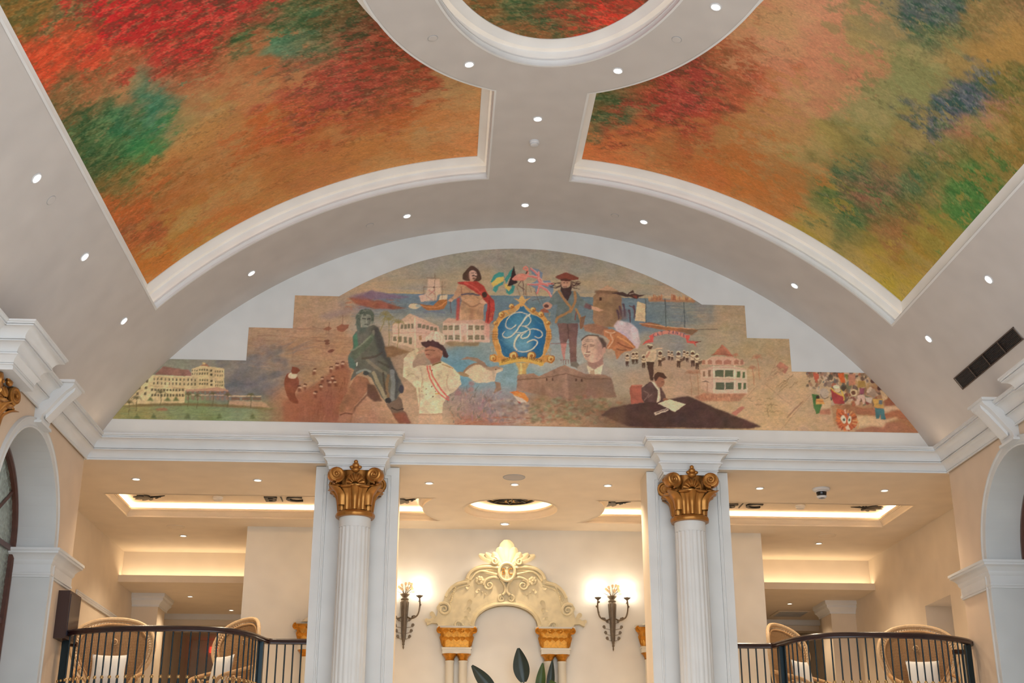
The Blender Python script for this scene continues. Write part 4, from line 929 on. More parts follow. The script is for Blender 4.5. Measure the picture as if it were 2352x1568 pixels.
def fresco(name, label, ctrl, s0, s1, y0, y1, keep, sig):
    ys = np.concatenate([np.arange(y0, 8.3, .06), np.arange(8.3, y1, .016)]); ss = np.arange(s0, s1+.008, .016); ns, ny = len(ss), len(ys)
    S, Y = np.meshgrid(ss, ys, indexing='ij')
    t_ = S/R; d = .28; P = np.stack([(R+d)*np.sin(t_), Y, ZC+(R+d)*np.cos(t_)], -1).reshape(-1, 3)
    u, v = np_px(P)
    # fold the parts outside the photograph back into it so the pattern simply goes on
    v = np.where(v < 0, -v*.6, v); u = np.where(u < 0, -u, u); u = np.where(u > 2352, 4704-u, u)
    sx_, sy_ = S.ravel()*100, Y.ravel()*100
    N_ = lambda c, sd, o=6, g=.68, ay=1.5: vnoise(sx_, sy_*ay, c, sd, o, g)
    wu, wv = 62*N_(60, 3), 48*N_(60, 11); K = np.array(ctrl, float); KC = s2l(K[:, 2:])
    def look(u2, v2):
        acc = np.zeros((len(P), 3)); wt = np.zeros(len(P))
        for k, c in zip(K, KC):
            d2 = (u2-k[0])**2+(v2-k[1])**2; w = np.exp(-d2/(2*sig*sig))+1e-9/(1+d2/1e4)**2
            acc += w[:, None]*c; wt += w
        return acc/wt[:, None]
    col = look(u+wu, v+wv)
    far = look(u+70+wv, v-40-wu); m = np.clip((N_(40, 50, 7, .75)-.10)/.10, 0, 1)[:, None]*.75; col = col*(1-m)+far*m
    far = look(u-60-wv, v+45+wu); m = np.clip((N_(30, 70, 7, .78)-.12)/.08, 0, 1)[:, None]*.7; col = col*(1-m)+far*m
    lum = col@np.array([.15, .75, .10]); dark = np.clip((.135-lum)/.07, 0, 1); hot = np.clip((col[:, 0]/(col[:, 1]+.01)-2.6)/2, 0, 1)            # busy foliage strokes live in the deep-coloured passages, the pale ones stay smooth
    n1 = N_(13, 90, 6, .82, 1.8); dk = np.clip((n1-.02)/.07, 0, 1)*(.10+.80*dark)
    col = col*(1-dk[:, None])+(col*np.array([.32, .55, .45])+np.array([.004, .014, .007]))*dk[:, None]
    n2 = N_(11, 120, 6, .82, 2.); lt = np.clip((n2-.10)/.07, 0, 1)*(.14+.5*dark); col = col*(1-lt[:, None])+(col*1.45+np.array([.05, .03, .015]))*lt[:, None]
    n4 = N_(46, 150, 5, .62, 1.2); pale = np.clip((n4-.02)/.35, 0, 1)[:, None]*.35*((1-dark)*(1-hot))[:, None]; col = col*(1-pale)+np.array([.42, .22, .10])*pale
    n5 = np.abs(N_(50, 170, 5, .66, 1.3)); wisp = np.clip((.035-n5)/.03, 0, 1)*np.clip(N_(60, 180, 2)*3, 0, 1); col *= (1-.28*wisp)[:, None]
    col *= (1+(.12+.25*dark)*N_(5, 31, 4, .8, 2.2))[:, None]
    col = np.clip(col*FRESCO_ALB*np.array([.76, 1.05, 1.05]), .004, .92)
    idx = np.arange(ns*ny).reshape(ns, ny); q = np.stack([idx[:-1, :-1], idx[1:, :-1], idx[1:, 1:], idx[:-1, 1:]], -1).reshape(-1, 4)
    cx = P[q].mean(1); q = q[keep(cx[:, 0], cx[:, 1])]
    me = fast_mesh(name, P, q, col, 'fresco_paint')
    o = link(name, me); tag(o, label, 'ceiling painting', 'painted vault panels'); return o
def fast_mesh(name, V, Fc, col, m):
    me = bpy.data.meshes.new(name); n, f = len(V), len(Fc)
    me.vertices.add(n); me.vertices.foreach_set('co', V.astype(np.float32).ravel()); me.loops.add(4*f); me.loops.foreach_set('vertex_index', Fc.astype(np.int32).ravel())
    me.polygons.add(f); me.polygons.foreach_set('loop_start', np.arange(0, 4*f, 4, dtype=np.int32)); me.update(calc_edges=True); me.validate()
    at = me.color_attributes.new('pigment', 'FLOAT_COLOR', 'POINT'); at.data.foreach_set('color', np.c_[col, np.ones(n)].astype(np.float32).ravel()); me.materials.append(MATS[m])
    me.polygons.foreach_set('use_smooth', [True]*f); return me
inE = lambda x, y, a, b: (x/a)**2+((y-YC)/b)**2 < 1
fresco('ceiling_painting', 'abstract red, orange and green painted panel left of the central rib', LEFT, -SP-.04, -SR+.04, Y0P-.04, Y1P+.04, lambda x, y: ~inE(x, y, 1.98, 3.35), 24)
fresco('ceiling_painting', 'abstract orange, rose and olive painted panel right of the central rib', RIGHT, SR-.04, SP+.04, Y0P-.04, Y1P+.04, lambda x, y: ~inE(x, y, 1.98, 3.35), 24)
fresco('ceiling_painting', 'oval red and green painted panel in the middle of the ring', OVAL, -1.6, 1.6, YC-3, YC+3, lambda x, y: inE(x, y, 1.55, 2.95), 20)

# ================================================================== MURAL ON THE LUNETTE
CU0, CV0, CW, CH = 250, 560, 1880, 445
def Z(x0, y0, x1, s):        # points read off an enlargement -> photograph coordinates
    return lambda pts: [(x0+x/s, y0+y/s) for x, y in pts]
zA, zB, zC, zD, zE, zF = Z(620, 620, 0, 4.127), Z(1020, 560, 0, 4.612), Z(1440, 640, 0, 7.127), Z(1600, 780, 0, 7.127), Z(1840, 840, 0, 7.84), Z(860, 600, 0, 7.127)
zG, zH, zI, zJ, zK, zL = Z(1340, 740, 0, 7.127), Z(740, 690, 0, 5.409), Z(900, 750, 0, 6.819), Z(1120, 660, 0, 7.841), Z(240, 800, 0, 5.113), Z(1120, 820, 0, 4.523)
BGP = [(1000,600,140,132,118),(1190,590,139,130,117),(1350,600,142,132,118),(1450,640,150,136,118),(900,640,155,139,118),(1200,640,145,134,118),(1050,650,155,136,110),(1550,680,150,132,112),(1400,660,155,136,112),(850,660,170,142,112),(1250,665,165,140,108),(1130,662,162,138,108),(720,700,170,138,108),(700,740,168,134,106),(760,720,165,135,108),(620,770,165,132,105),(650,800,160,128,104),(600,800,150,125,105),(560,850,115,108,105),(580,880,100,98,100),(620,860,120,110,104),(540,900,110,105,105),(660,840,140,118,98),(700,800,160,126,98),(740,800,165,128,98),(720,860,165,128,96),(680,900,165,120,92),(700,950,140,92,72),(660,950,150,100,78),(740,950,148,98,76),(430,835,130,128,112),(480,840,135,128,112),(540,840,130,120,108),(300,945,135,128,85),(400,940,118,128,92),(480,950,115,125,88),(560,945,112,128,98),(620,950,130,125,90),(330,960,140,130,85),(880,690,100,112,125),(940,690,95,115,135),(1030,700,98,115,125),(900,705,120,120,118),(850,690,130,110,112),(1120,700,92,115,125),(1150,690,85,112,128),(1260,690,90,112,125),(1290,720,105,120,125),(1340,700,95,112,122),(1350,740,130,135,130),(940,720,140,135,122),(880,730,155,145,128),(1010,735,150,142,125),(1060,760,160,138,115),(900,760,165,142,118),(980,780,170,140,115),(1090,810,120,135,135),(1060,830,95,135,150),(1130,800,130,138,130),(1080,850,100,138,150),(1140,860,125,145,148),(1170,880,120,145,148),(1150,910,140,130,130),(950,850,150,125,100),(930,900,172,142,112),(930,960,175,145,115),(870,960,170,125,98),(1000,960,178,155,125),(1290,790,140,145,140),(1300,830,150,150,142),(1280,760,120,135,138),(1410,840,150,145,132),(1420,880,155,140,118),(1420,800,160,138,118),(1450,690,100,118,128),(1500,720,110,122,126),(1550,740,130,128,118),(1480,750,100,118,135),(1600,720,150,134,112),(1660,720,162,136,108),(1690,750,160,138,108),(1600,770,155,138,112),(1560,775,120,122,125),(1500,780,160,140,112),(1700,800,162,140,108),(1780,800,165,140,108),(1640,790,158,142,115),(1450,870,168,138,112),(1550,860,170,140,114),(1560,900,172,140,112),(1420,930,150,128,105),(1600,950,180,150,118),(1750,900,178,148,115),(1800,870,176,148,114),(1740,960,180,150,112),(1850,880,176,148,116),(1850,960,172,145,115),(1900,950,170,142,112),(1960,965,170,140,110),(2020,960,150,110,80),(2060,960,150,105,75),(1250,930,140,112,88),(1300,940,128,108,85),(1350,940,125,105,80),(1400,950,115,98,75),(1230,960,165,135,108),(1300,970,160,125,98),(1380,965,140,112,88),(1440,970,110,88,70),(1170,950,140,115,108),(1110,940,135,115,112),(1050,930,150,128,115),(1080,970,150,105,82)]
gx, gy = np.meshgrid(np.arange(CW)+CU0+.5, np.arange(CH)+CV0+.5)
def background():
    sx, sy = gx[::4, ::4], gy[::4, ::4]; a = np.zeros(sx.shape+(3,)); w_ = np.zeros(sx.shape)
    wx = sx+16*vnoise(sx, sy*2.2, 60, 5, 3); wy = sy+7*vnoise(sx, sy*2.2, 60, 9, 3)
    for k in BGP:
        w = np.exp(-((wx-k[0])**2/(2*34**2)+(wy-k[1])**2/(2*17**2)))+1e-7/(1+((wx-k[0])**2+(wy-k[1])**2)/900)
        a += w[..., None]*np.array(k[2:]); w_ += w
    a /= w_[..., None]
    yi = np.clip((np.arange(CH))/4, 0, a.shape[0]-1.001); xi = np.clip(np.arange(CW)/4, 0, a.shape[1]-1.001)
    y0, x0 = yi.astype(int), xi.astype(int); ty, tx = (yi-y0)[:, None, None], (xi-x0)[None, :, None]
    b = a[y0][:, x0]*(1-ty)*(1-tx)+a[y0+1][:, x0]*ty*(1-tx)+a[y0][:, x0+1]*(1-ty)*tx+a[y0+1][:, x0+1]*ty*tx
    b += (7*vnoise(gx, gy*4, 40, 40, 4)+5*vnoise(gx*1.5, gy*2, 14, 44, 3))[..., None]
    return b
CAN = background()
def blend(y0, y1, x0, x1, m, col, a):
    s = CAN[y0:y1, x0:x1]; s += (m*a)[..., None]*(np.array(col, float)-s)
def win_of(px, py, pad):
    x0 = max(0, int(math.floor(min(px)-CU0-pad))); x1 = min(CW, int(math.ceil(max(px)-CU0+pad))+1)
    y0 = max(0, int(math.floor(min(py)-CV0-pad))); y1 = min(CH, int(math.ceil(max(py)-CV0+pad))+1); return x0, x1, y0, y1
def boxblur(m, k):
    for ax in (0, 1):
        for _ in range(2):
            p = np.pad(m, [(k, k) if i == ax else (0, 0) for i in (0, 1)], mode='edge'); c = np.cumsum(p, ax); z = np.zeros_like(np.take(c, [0], ax))
            c = np.concatenate([z, c], ax); n = m.shape[ax]
            m = (np.take(c, range(2*k+1, 2*k+1+n), ax)-np.take(c, range(0, n), ax))/(2*k+1)
    return m
def P(pts, col, a=1., blur=0, sm=False, shade=None):
    if sm: pts = [(v.x, v.y) for v in catmull(pts, 5, True)]
    px, py = [p[0] for p in pts], [p[1] for p in pts]; x0, x1, y0, y1 = win_of(px, py, 1+blur*2)
    if x1 <= x0 or y1 <= y0: return
    S = 2; X = (np.arange((x1-x0)*S)+.5)/S+x0+CU0; Y = (np.arange((y1-y0)*S)+.5)/S+y0+CV0
    m = np.zeros((len(Y), len(X)), bool)
    for (ax, ay), (bx, by) in zip(pts, pts[1:]+pts[:1]):
        if ay == by: continue
        c = ((ay <= Y) != (by <= Y)); xi = ax+(Y-ay)/(by-ay)*(bx-ax)
        m ^= c[:, None] & (X[None, :] < xi[:, None])
    m = m.reshape(y1-y0, S, x1-x0, S).mean((1, 3))
    if blur: m = boxblur(m, blur)
    if shade is not None:   # brushed light and dark of the painted form, painted by the artist
        k = vnoise(gx[y0:y1, x0:x1], gy[y0:y1, x0:x1], 14, shade, 3)*.5
        s = CAN[y0:y1, x0:x1]; s += (m*a)[..., None]*(np.array(col, float)*(1+.28*k)[..., None]-s)
    else: blend(y0, y1, x0, x1, m, col, a)
def Ln(pts, w, col, a=1., sm=True, w2=None):
    if sm and len(pts) > 2: pts = [(v.x, v.y) for v in catmull(pts, 5)]
    w2 = w if w2 is None else w2; px, py = [p[0] for p in pts], [p[1] for p in pts]; x0, x1, y0, y1 = win_of(px, py, max(w, w2)+2)
    if x1 <= x0 or y1 <= y0: return
    X, Y = gx[y0:y1, x0:x1], gy[y0:y1, x0:x1]; m = np.zeros(X.shape); n = len(pts)-1
    for i in range(n):
        (ax, ay), (bx, by) = pts[i], pts[i+1]; dx, dy = bx-ax, by-ay; L2 = dx*dx+dy*dy+1e-9
        t = np.clip(((X-ax)*dx+(Y-ay)*dy)/L2, 0, 1); d = np.hypot(X-ax-t*dx, Y-ay-t*dy); ww = w+(w2-w)*(i+t)/n
        m = np.maximum(m, np.clip(ww/2-d+.5, 0, 1)*np.clip(ww/.9, 0, 1))
    blend(y0, y1, x0, x1, m, col, a)
def El(c, rx, ry, col, a=1., blur=0, rot=0.):
    P([(c[0]+rx*math.cos(t)*math.cos(rot)-ry*math.sin(t)*math.sin(rot), c[1]+rx*math.cos(t)*math.sin(rot)+ry*math.sin(t)*math.cos(rot)) for t in lin(0, 2*math.pi, 28)[:-1]], col, a, blur)
def one(z, x, y): return z([(x, y)])[0]
def Rc(z, x0, y0, x1, y1, col, a=1.): P(z([(x0, y0), (x1, y0), (x1, y1), (x0, y1)]), col, a)
rr = random.Random(11)
def palm_tree(top, base, fr, col, tw=1.4, n=9):
    Ln([top, ((top[0]+base[0])/2+1.5, (top[1]+base[1])/2), base], tw, col)
    for i in range(n):
        a = math.pi*(.95+1.1*i/(n-1)); L = fr*rr.uniform(.75, 1.1)
        Ln([top, (top[0]+L*.6*math.cos(a), top[1]+L*.55*math.sin(a)-1), (top[0]+L*math.cos(a), top[1]+L*.5*math.sin(a)+fr*.28)], 1.8, col, .85, True, .6)
def strokes(n, x0, x1, y0, y1, cols, L, w, ang=0., a=.5, jit=.3, inside=None):
    for _ in range(n):
        x, y = rr.uniform(x0, x1), rr.uniform(y0, y1)
        if inside and not inside(x, y): continue
        t = ang+rr.uniform(-jit, jit); l = L*rr.uniform(.4, 1.2)
        Ln([(x-l/2*math.cos(t), y-l/2*math.sin(t)), (x, y+rr.uniform(-1, 1)), (x+l/2*math.cos(t), y+l/2*math.sin(t))], w*rr.uniform(.5, 1.2), rr.choice(cols), a*rr.uniform(.5, 1), True, .5)
# --- sky and sea
strokes(260, 780, 1620, 575, 672, [(140,132,120),(122,120,110),(160,138,112),(150,140,125),(118,116,108)], 60, 6, .05, .16)
P([(780, 676), (960, 676), (1150, 679), (1420, 684), (1640, 688), (1640, 740), (1420, 765), (1150, 745), (960, 725), (780, 700)], (104, 114, 117), .5, 5)
Ln([(960, 675.5), (1150, 679), (1420, 684), (1560, 687)], 2.2, (72, 96, 118), .8, False)
strokes(240, 830, 1600, 684, 760, [(92,106,114),(118,126,126),(104,116,120),(138,138,130),(82,98,112)], 45, 2.6, .02, .4, .06)
strokes(90, 1560, 1710, 705, 790, [(150,128,104),(172,146,116),(140,124,106)], 50, 3, .03, .4, .06)
Ln([(890, 671), (930, 672), (970, 673)], 4, (190, 160, 95), .7)
El((1290, 668), 50, 5, (178, 150, 112), .5, 3)
P([(770, 678), (820, 650), (960, 640), (1400, 645), (1560, 660), (1620, 690), (1560, 687.5), (1420, 683.5), (1150, 678.5), (960, 675), (860, 670)], (168, 144, 114), .55)
P([(780, 668), (860, 662), (960, 666), (1150, 669), (1420, 675), (1560, 680), (1600, 688), (1560, 687.5), (1420, 683.5), (1150, 678.5), (960, 675), (860, 672)], (178, 150, 112), .5)
P([(770, 682), (830, 652), (885, 668), (850, 692), (800, 706)], (172, 142, 112), .75, 6)
# --- left sea, smoke, waves
strokes(170, 575, 800, 750, 850, [(140,100,78),(185,150,120),(128,92,74),(165,128,98)], 55, 2, .06, .5, .12)
for _ in range(90):
    x, y = rr.uniform(500, 660), rr.uniform(826, 915); t = (x-500)/160
    El((x, y-(t*40)), rr.uniform(6, 22), rr.uniform(3, 8), rr.choice([(92,92,98),(112,108,106),(130,118,108),(82,84,92),(150,132,114)]), .35, 2, -.35)
strokes(40, 600, 720, 770, 900, [(104,98,98),(124,112,104)], 60, 7, -.4, .25)
P(zA([(440, 440), (560, 400), (700, 370), (800, 350), (740, 420), (560, 470)]), (128, 108, 112), .45, 4)
P(zA([(630, 540), (680, 515), (755, 515), (740, 550), (690, 585), (640, 575)]), (132, 82, 62), .85); P(zA([(500, 560), (560, 530), (590, 555), (550, 580)]), (132, 82, 62), .8)
for x, y in ((690, 420), (560, 500)): Ln(zA([(x, y), (x, y+100)]), 1, (110, 75, 62), .8)
for x, y in ((540, 670), (545, 695), (590, 760), (575, 770)): El(one(zA, x, y), 6, 3, (105, 65, 50), .8)
# --- hotel on the far left
P(zK([(590, 305), (690, 212), (900, 240), (985, 250), (1030, 305), (1010, 325)]), (138, 100, 88), 1, 0, False, 3)
P(zK([(0, 820), (250, 640), (560, 310), (1020, 325), (1020, 240), (1140, 200), (1410, 235), (1405, 440), (1430, 490), (950, 490), (940, 640), (220, 665)]), (194, 170, 128), 1, 0, False, 5)
P(zK([(1120, 205), (1190, 175), (1230, 215)]), (150, 105, 82)); P(zK([(1150, 160), (1185, 165), (1185, 190), (1150, 190)]), (190, 165, 115))
Ln(zK([(540, 440), (950, 470)]), 1.4, (165, 138, 100)); Ln(zK([(560, 318), (1020, 330)]), 1.4, (215, 192, 150))
W1 = (84, 74, 56)
for i in range(12):
    for y in (358, 408): Rc(zK, 575+44*i, y-14+i, 590+44*i, y+14+i, W1, .9)
for y in (250, 296, 372, 415):
    for i in range(4): Rc(zK, 1112+28*i, y-12, 1128+28*i, y+12, W1, .9)
    Rc(zK, 1240, y, 1268, y+24, W1)
    for i in range(4): Rc(zK, 1298+27*i, y+8, 1310+27*i, y+32, W1, .8)
for i in range(3):
    for y in (255, 295): Rc(zK, 1025+27*i, y-10, 1037+27*i, y+14, W1, .8)
for y in (488, 548):
    for i in range(11): Rc(zK, 548+36*i, y-14, 572+36*i, y+14, W1, .85)
for x, y in ((490, 465), (480, 530), (388, 530), (408, 465), (500, 385)): Rc(zK, x-14, y-16, x+14, y+16, W1, .85)
P(zK([(950, 485), (1330, 455), (1455, 488), (1450, 500), (950, 500)]), (172, 132, 108))
for i in range(9): Rc(zK, 960+58*i, 500, 998+58*i, 530, (120, 92, 78), .85); Rc(zK, 960+58*i, 560, 998+58*i, 605, (135, 105, 88), .7)
Ln(zK([(950, 545), (1460, 550)]), 1.6, (196, 160, 130)); Ln(zK([(1460, 560), (1840, 560)]), 2.2, (196, 165, 130))
for i in range(3): Rc(zK, 1490+125*i, 575, 1590+125*i, 605, (112, 86, 70), .85)
P(zK([(1460, 610), (1850, 620), (1960, 700), (1460, 690)]), (176, 140, 112), .8, 1)
P(zK([(200, 690), (430, 650), (950, 640), (1500, 660), (1980, 700), (1980, 720), (1460, 690), (950, 670), (400, 680)]), (112, 94, 62), .9, 1)
for x, y, f in ((375, 590, 13), (290, 640, 11), (660, 520, 16), (1090, 560, 9), (1275, 540, 10), (1450, 550, 10), (1720, 550, 9), (985, 545, 9)): palm_tree(one(zK, x, y), one(zK, x-8, y+140), f, (92, 84, 58), 1.4)
for x in (580, 975, 1350, 1740, 380, 840, 740, 540): P(zK([(x-40, 825 if x in (580, 975, 1350, 1740, 380) else 615), (x, 755 if x in (580, 975, 1350, 1740, 380) else 565), (x+40, 825 if x in (580, 975, 1350, 1740, 380) else 615)]), (82, 90, 58), .85, 1)
strokes(120, 285, 630, 935, 964, [(105,118,82),(132,138,98),(98,110,80),(142,136,92)], 40, 2.5, .02, .4, .05)
El(one(zK, 670, 715), 14, 3.5, (150, 100, 72), .8, 1)
# --- cane field and workers
P(zA([(120, 1250), (250, 1180), (430, 1080), (560, 980), (720, 870), (770, 960), (730, 1200), (650, 1430), (130, 1430)]), (138, 86, 64), .75, 3)
strokes(200, 650, 800, 870, 965, [(120,68,50),(165,112,84),(142,92,68),(105,60,46)], 26, 2, math.pi/2+.1, .5, .25, lambda x, y: y > 1000-(x-620)*.75)
P(zA([(135, 1060), (170, 980), (255, 1000), (275, 1080), (240, 1170), (270, 1260), (190, 1240), (150, 1150)]), (122, 70, 50), .95, 0, True, 7)
El(one(zA, 215, 1000), 10, 7, (205, 172, 142)); P(zA([(200, 960), (215, 915), (260, 920), (290, 955), (250, 985), (210, 985)]), (120, 68, 50))
for x, y in ((420, 950), (330, 1095), (500, 1030), (595, 1020), (580, 930), (640, 900), (685, 885), (430, 1165), (480, 1100), (620, 1060), (560, 1060), (280, 1110)):
    p = one(zA, x, y); El((p[0]+rr.uniform(-2, 2), p[1]-3), 4.5, 2.2, (98, 62, 48), .9); El((p[0]+rr.uniform(-2, 2), p[1]+1), 3.4, 2.4, (205, 172, 142), .75); P([(p[0]-4, p[1]+2), (p[0]+3, p[1]+3), (p[0]+rr.uniform(2, 7), p[1]+10), (p[0]-rr.uniform(0, 5), p[1]+11)], (108, 64, 48), .8, 1, False, 3)
# --- bronze striding figure
P(zH([(420, 930), (560, 960), (610, 1060), (540, 1150), (400, 1310), (390, 1370), (360, 1510), (205, 1510), (215, 1310), (270, 1200), (335, 1080)]), (146, 102, 76), 1, 0, False, 13)
P(zH([(560, 1150), (400, 1330), (380, 1420), (420, 1330), (560, 1180)]), (100, 70, 54), .9, 1); P(zH([(210, 1390), (370, 1380), (350, 1510), (200, 1510)]), (168, 118, 92), .8, 2); Ln(zH([(225, 1420), (290, 1400), (370, 1410)]), 3, (104, 66, 50), .8)
P(zH([(560, 1030), (650, 1050), (745, 1250), (640, 1255), (560, 1180)]), (98, 72, 58), 1, 1)
P(zH([(800, 1290), (940, 1180), (990, 1230), (1010, 1360), (1050, 1400), (1100, 1525), (950, 1525), (880, 1420)]), (112, 92, 78), 1, 0, False, 17); P(zH([(870, 1400), (1030, 1380), (1105, 1525), (950, 1525)]), (134, 80, 62), .9, 2); Ln(zH([(860, 1330), (940, 1360), (1010, 1340)]), 3, (70, 58, 50), .9)
coat = zH([(640, 300), (700, 340), (745, 450), (780, 560), (850, 740), (940, 930), (1012, 1060), (1015, 1140), (960, 1160), (920, 1235), (800, 1280), (740, 1200), (690, 1120), (620, 970), (560, 920), (500, 880), (420, 930), (350, 1000), (335, 1085), (355, 970), (400, 860), (340, 830), (320, 760), (330, 680), (380, 600), (380, 450), (420, 380), (520, 330)])
P(coat, (98, 95, 84), 1, 0, False, 19)
P(zH([(640, 300), (700, 340), (790, 600), (950, 960), (1000, 1070), (930, 1010), (820, 800), (700, 640), (640, 450)]), (68, 64, 62), .8, 3)
for pts, w, c, a in (([(640, 900), (700, 1040), (800, 1230)], 9, (158, 144, 114), .8), ([(560, 740), (680, 840), (790, 900)], 7, (140, 128, 104), .6), ([(870, 880), (880, 1040), (870, 1220)], 10, (128, 128, 122), .8), ([(820, 930), (800, 1080), (820, 1190)], 7, (132, 104, 76), .8), ([(760, 900), (770, 1040), (790, 1160)], 5, (78, 68, 58), .8), ([(930, 1000), (930, 1100), (915, 1200)], 6, (74, 72, 72), .7), ([(430, 900), (520, 860), (600, 880)], 5, (140, 142, 130), .8), ([(500, 560), (620, 440), (640, 380)], 5, (140, 132, 112), .6), ([(700, 760), (790, 800), (830, 830)], 5, (74, 66, 58), .7), ([(500, 720), (640, 700), (740, 650)], 5, (78, 64, 54), .6)):
    Ln(zH(pts), w, c, a)
P(zH([(625, 400), (645, 450), (570, 580), (400, 740), (335, 765), (330, 690), (400, 610), (520, 520)]), (94, 100, 82), .95, 1, False, 23); Ln(zH([(360, 620), (470, 560), (600, 440)]), 4, (132, 134, 112), .7)
P(zH([(385, 440), (430, 390), (445, 560), (395, 605)]), (76, 116, 90), .9, 1); P(zH([(325, 690), (380, 720), (420, 800), (400, 860), (345, 830)]), (82, 104, 90), .9, 1)
El(one(zH, 430, 790), 1.8, 5, (205, 195, 175)); El(one(zH, 820, 1240), 7, 7, (58, 54, 52)); El(one(zH, 985, 1100), 6, 10, (66, 64, 68)); El(one(zH, 545, 905), 7, 5, (70, 70, 66))
P(zH([(430, 170), (470, 125), (540, 105), (600, 115), (640, 160), (640, 250), (620, 300), (600, 250), (480, 240), (480, 330), (450, 400), (425, 320), (420, 220)]), (92, 96, 84), 1, 0, True, 24)
P(zH([(480, 200), (530, 175), (590, 180), (612, 220), (605, 280), (570, 325), (520, 335), (485, 300)]), (128, 126, 112), 1, 0, True, 25); P(zH([(560, 190), (612, 220), (605, 285), (565, 328), (575, 260)]), (84, 84, 76), .7, 2)
Ln(zH([(500, 222), (540, 228)]), 2.4, (58, 58, 54), .9); Ln(zH([(562, 232), (596, 224)]), 2.4, (50, 50, 48), .9); Ln(zH([(550, 235), (552, 272)]), 2, (160, 156, 138), .8); Ln(zH([(525, 298), (570, 300)]), 1.8, (70, 68, 60), .9); P(zH([(470, 330), (560, 335), (520, 400), (460, 420)]), (86, 88, 78), .9, 1)
for k in range(26): x = rr.uniform(425, 635); y = rr.uniform(112, 190) if 470 < x < 610 else rr.uniform(150, 320); Ln(zH([(x-12, y+8), (x, y-8), (x+12, y+6)]), 2, rr.choice([(130,130,114),(66,70,62),(110,112,98)]), .7)
# --- headland, ship, palms
P(zF([(-60, 470), (0, 490), (200, 522), (350, 548), (600, 582), (400, 606), (250, 610), (-300, 640)]), (118, 96, 112), .85, 1)
P(zF([(-420, 600), (-200, 560), (0, 650), (100, 640), (260, 695), (400, 750), (540, 766), (300, 785), (0, 775), (-300, 700)]), (140, 82, 62), .9, 1, False, 29)
P(zF([(-420, 585), (-160, 500), (0, 490), (0, 640), (-200, 620)]), (122, 96, 106), .7, 2)
strokes(50, 800, 920, 685, 710, [(165,92,66),(120,60,46),(178,120,84)], 14, 2, .2, .6)
El(one(zF, 650, 735), 13, 6.5, (198, 172, 142)); El(one(zF, 715, 730), 6, 3.5, (150, 152, 142))
P(zF([(735, 690), (850, 712), (960, 722), (1060, 632), (1197, 612), (1190, 700), (1130, 782), (1000, 802), (860, 796), (800, 762)]), (152, 98, 58), 1, 0, False, 31); Ln(zF([(760, 720), (900, 750), (1060, 740), (1180, 660)]), 2, (196, 132, 82), .8); P(zF([(940, 650), (1030, 640), (1050, 640), (960, 720), (900, 700)]), (84, 108, 122))
P(zF([(880, 300), (900, 280), (1060, 290), (1095, 540), (1030, 560), (1020, 640), (860, 650), (840, 540), (870, 460)]), (196, 166, 138), .95, 1); P(zF([(725, 560), (840, 540), (865, 650), (760, 662)]), (196, 160, 138)); P(zF([(1080, 560), (1195, 545), (1190, 620), (1050, 640)]), (196, 172, 142))
Ln(zF([(895, 470), (990, 540)]), 2.5, (176, 118, 104), .8); Ln(zF([(985, 465), (900, 545)]), 2.5, (176, 118, 104), .8); Ln(zF([(860, 570), (960, 640)]), 2, (176, 118, 104), .7)
for q in ([(988, 200), (990, 640)], [(800, 422), (1175, 422)], [(1108, 330), (1110, 620)], [(810, 400), (812, 560)], [(860, 270), (1060, 280)], [(600, 690), (760, 700)]): Ln(zF(q), 1, (112, 82, 64), .8, False)
El(one(zF, 975, 425), 2, 2, (90, 66, 54)); Ln(zF([(820, 830), (1000, 820), (1150, 840)]), 3, (100, 104, 124), .6)
P(zF([(165, 1395), (300, 1380), (580, 1480), (300, 1568), (200, 1568)]), (128, 98, 70), .95, 1, False, 37)
# --- two pale houses
P(zF([(430, 955), (575, 850), (700, 900), (1060, 1062), (1040, 1085), (690, 1000), (300, 1020)]), (186, 152, 128), .95); P(zF([(300, 1012), (660, 962), (690, 1435), (300, 1322)]), (200, 166, 140), .95); P(zF([(660, 962), (1060, 1072), (1045, 1360), (690, 1420)]), (198, 158, 136), .95); Ln(zF([(660, 930), (672, 1420)]), 4, (212, 180, 152), .9, False); Ln(zF([(310, 1180), (660, 1160), (1040, 1200)]), 1.5, (176, 130, 110), .8, False)
WG = (106, 98, 76)
for i in range(4): Rc(zF, 430+56*i, 1030-5*i, 470+56*i, 1105-2*i, WG, .85); Rc(zF, 312+84*i, 1225+6*i, 362+84*i, 1300+18*i, WG, .85)
for i in range(5): Rc(zF, 718+64*i, 1020+16*i, 765+64*i, 1085+14*i, WG, .85)
P(zF([(1110, 1002), (1200, 932), (1750, 950), (1900, 1032)]), (186, 148, 126), .95); P(zF([(1120, 1002), (1885, 1030), (1885, 1325), (1120, 1325)]), (196, 162, 140), .95)
for x0, x1 in ((1130, 1190), (1212, 1282), (1320, 1392), (1532, 1610), (1648, 1720), (1742, 1800)):
    for y0 in (1048, 1208): Rc(zF, x0, y0, x1, y0+75, WG, .85); Ln(zF([(x0, y0+38), (x1, y0+38)]), .8, (190, 160, 135), .8, False)
for x in (1300, 1405, 1520, 1625): Ln(zF([(x, 1030), (x, 1320)]), 2.5, (212, 182, 158), .9, False)
Rc(zF, 1440, 1215, 1485, 1310, (178, 140, 118)); P(zF([(1160, 1330), (1280, 1300), (1500, 1325), (1720, 1320), (1700, 1385), (1240, 1390)]), (138, 114, 84), .9, 1, False, 41); El(one(zF, 1475, 930), 8, 6, (182, 142, 118), .8, 1)
for (x, y), b, f in (((235, 960), (232, 1385), 22), ((395, 1010), (375, 1420), 18), ((180, 880), (95, 1140), 17)): palm_tree(one(zF, x, y), one(zF, *b), f, (132, 118, 76), 1.6, 11)
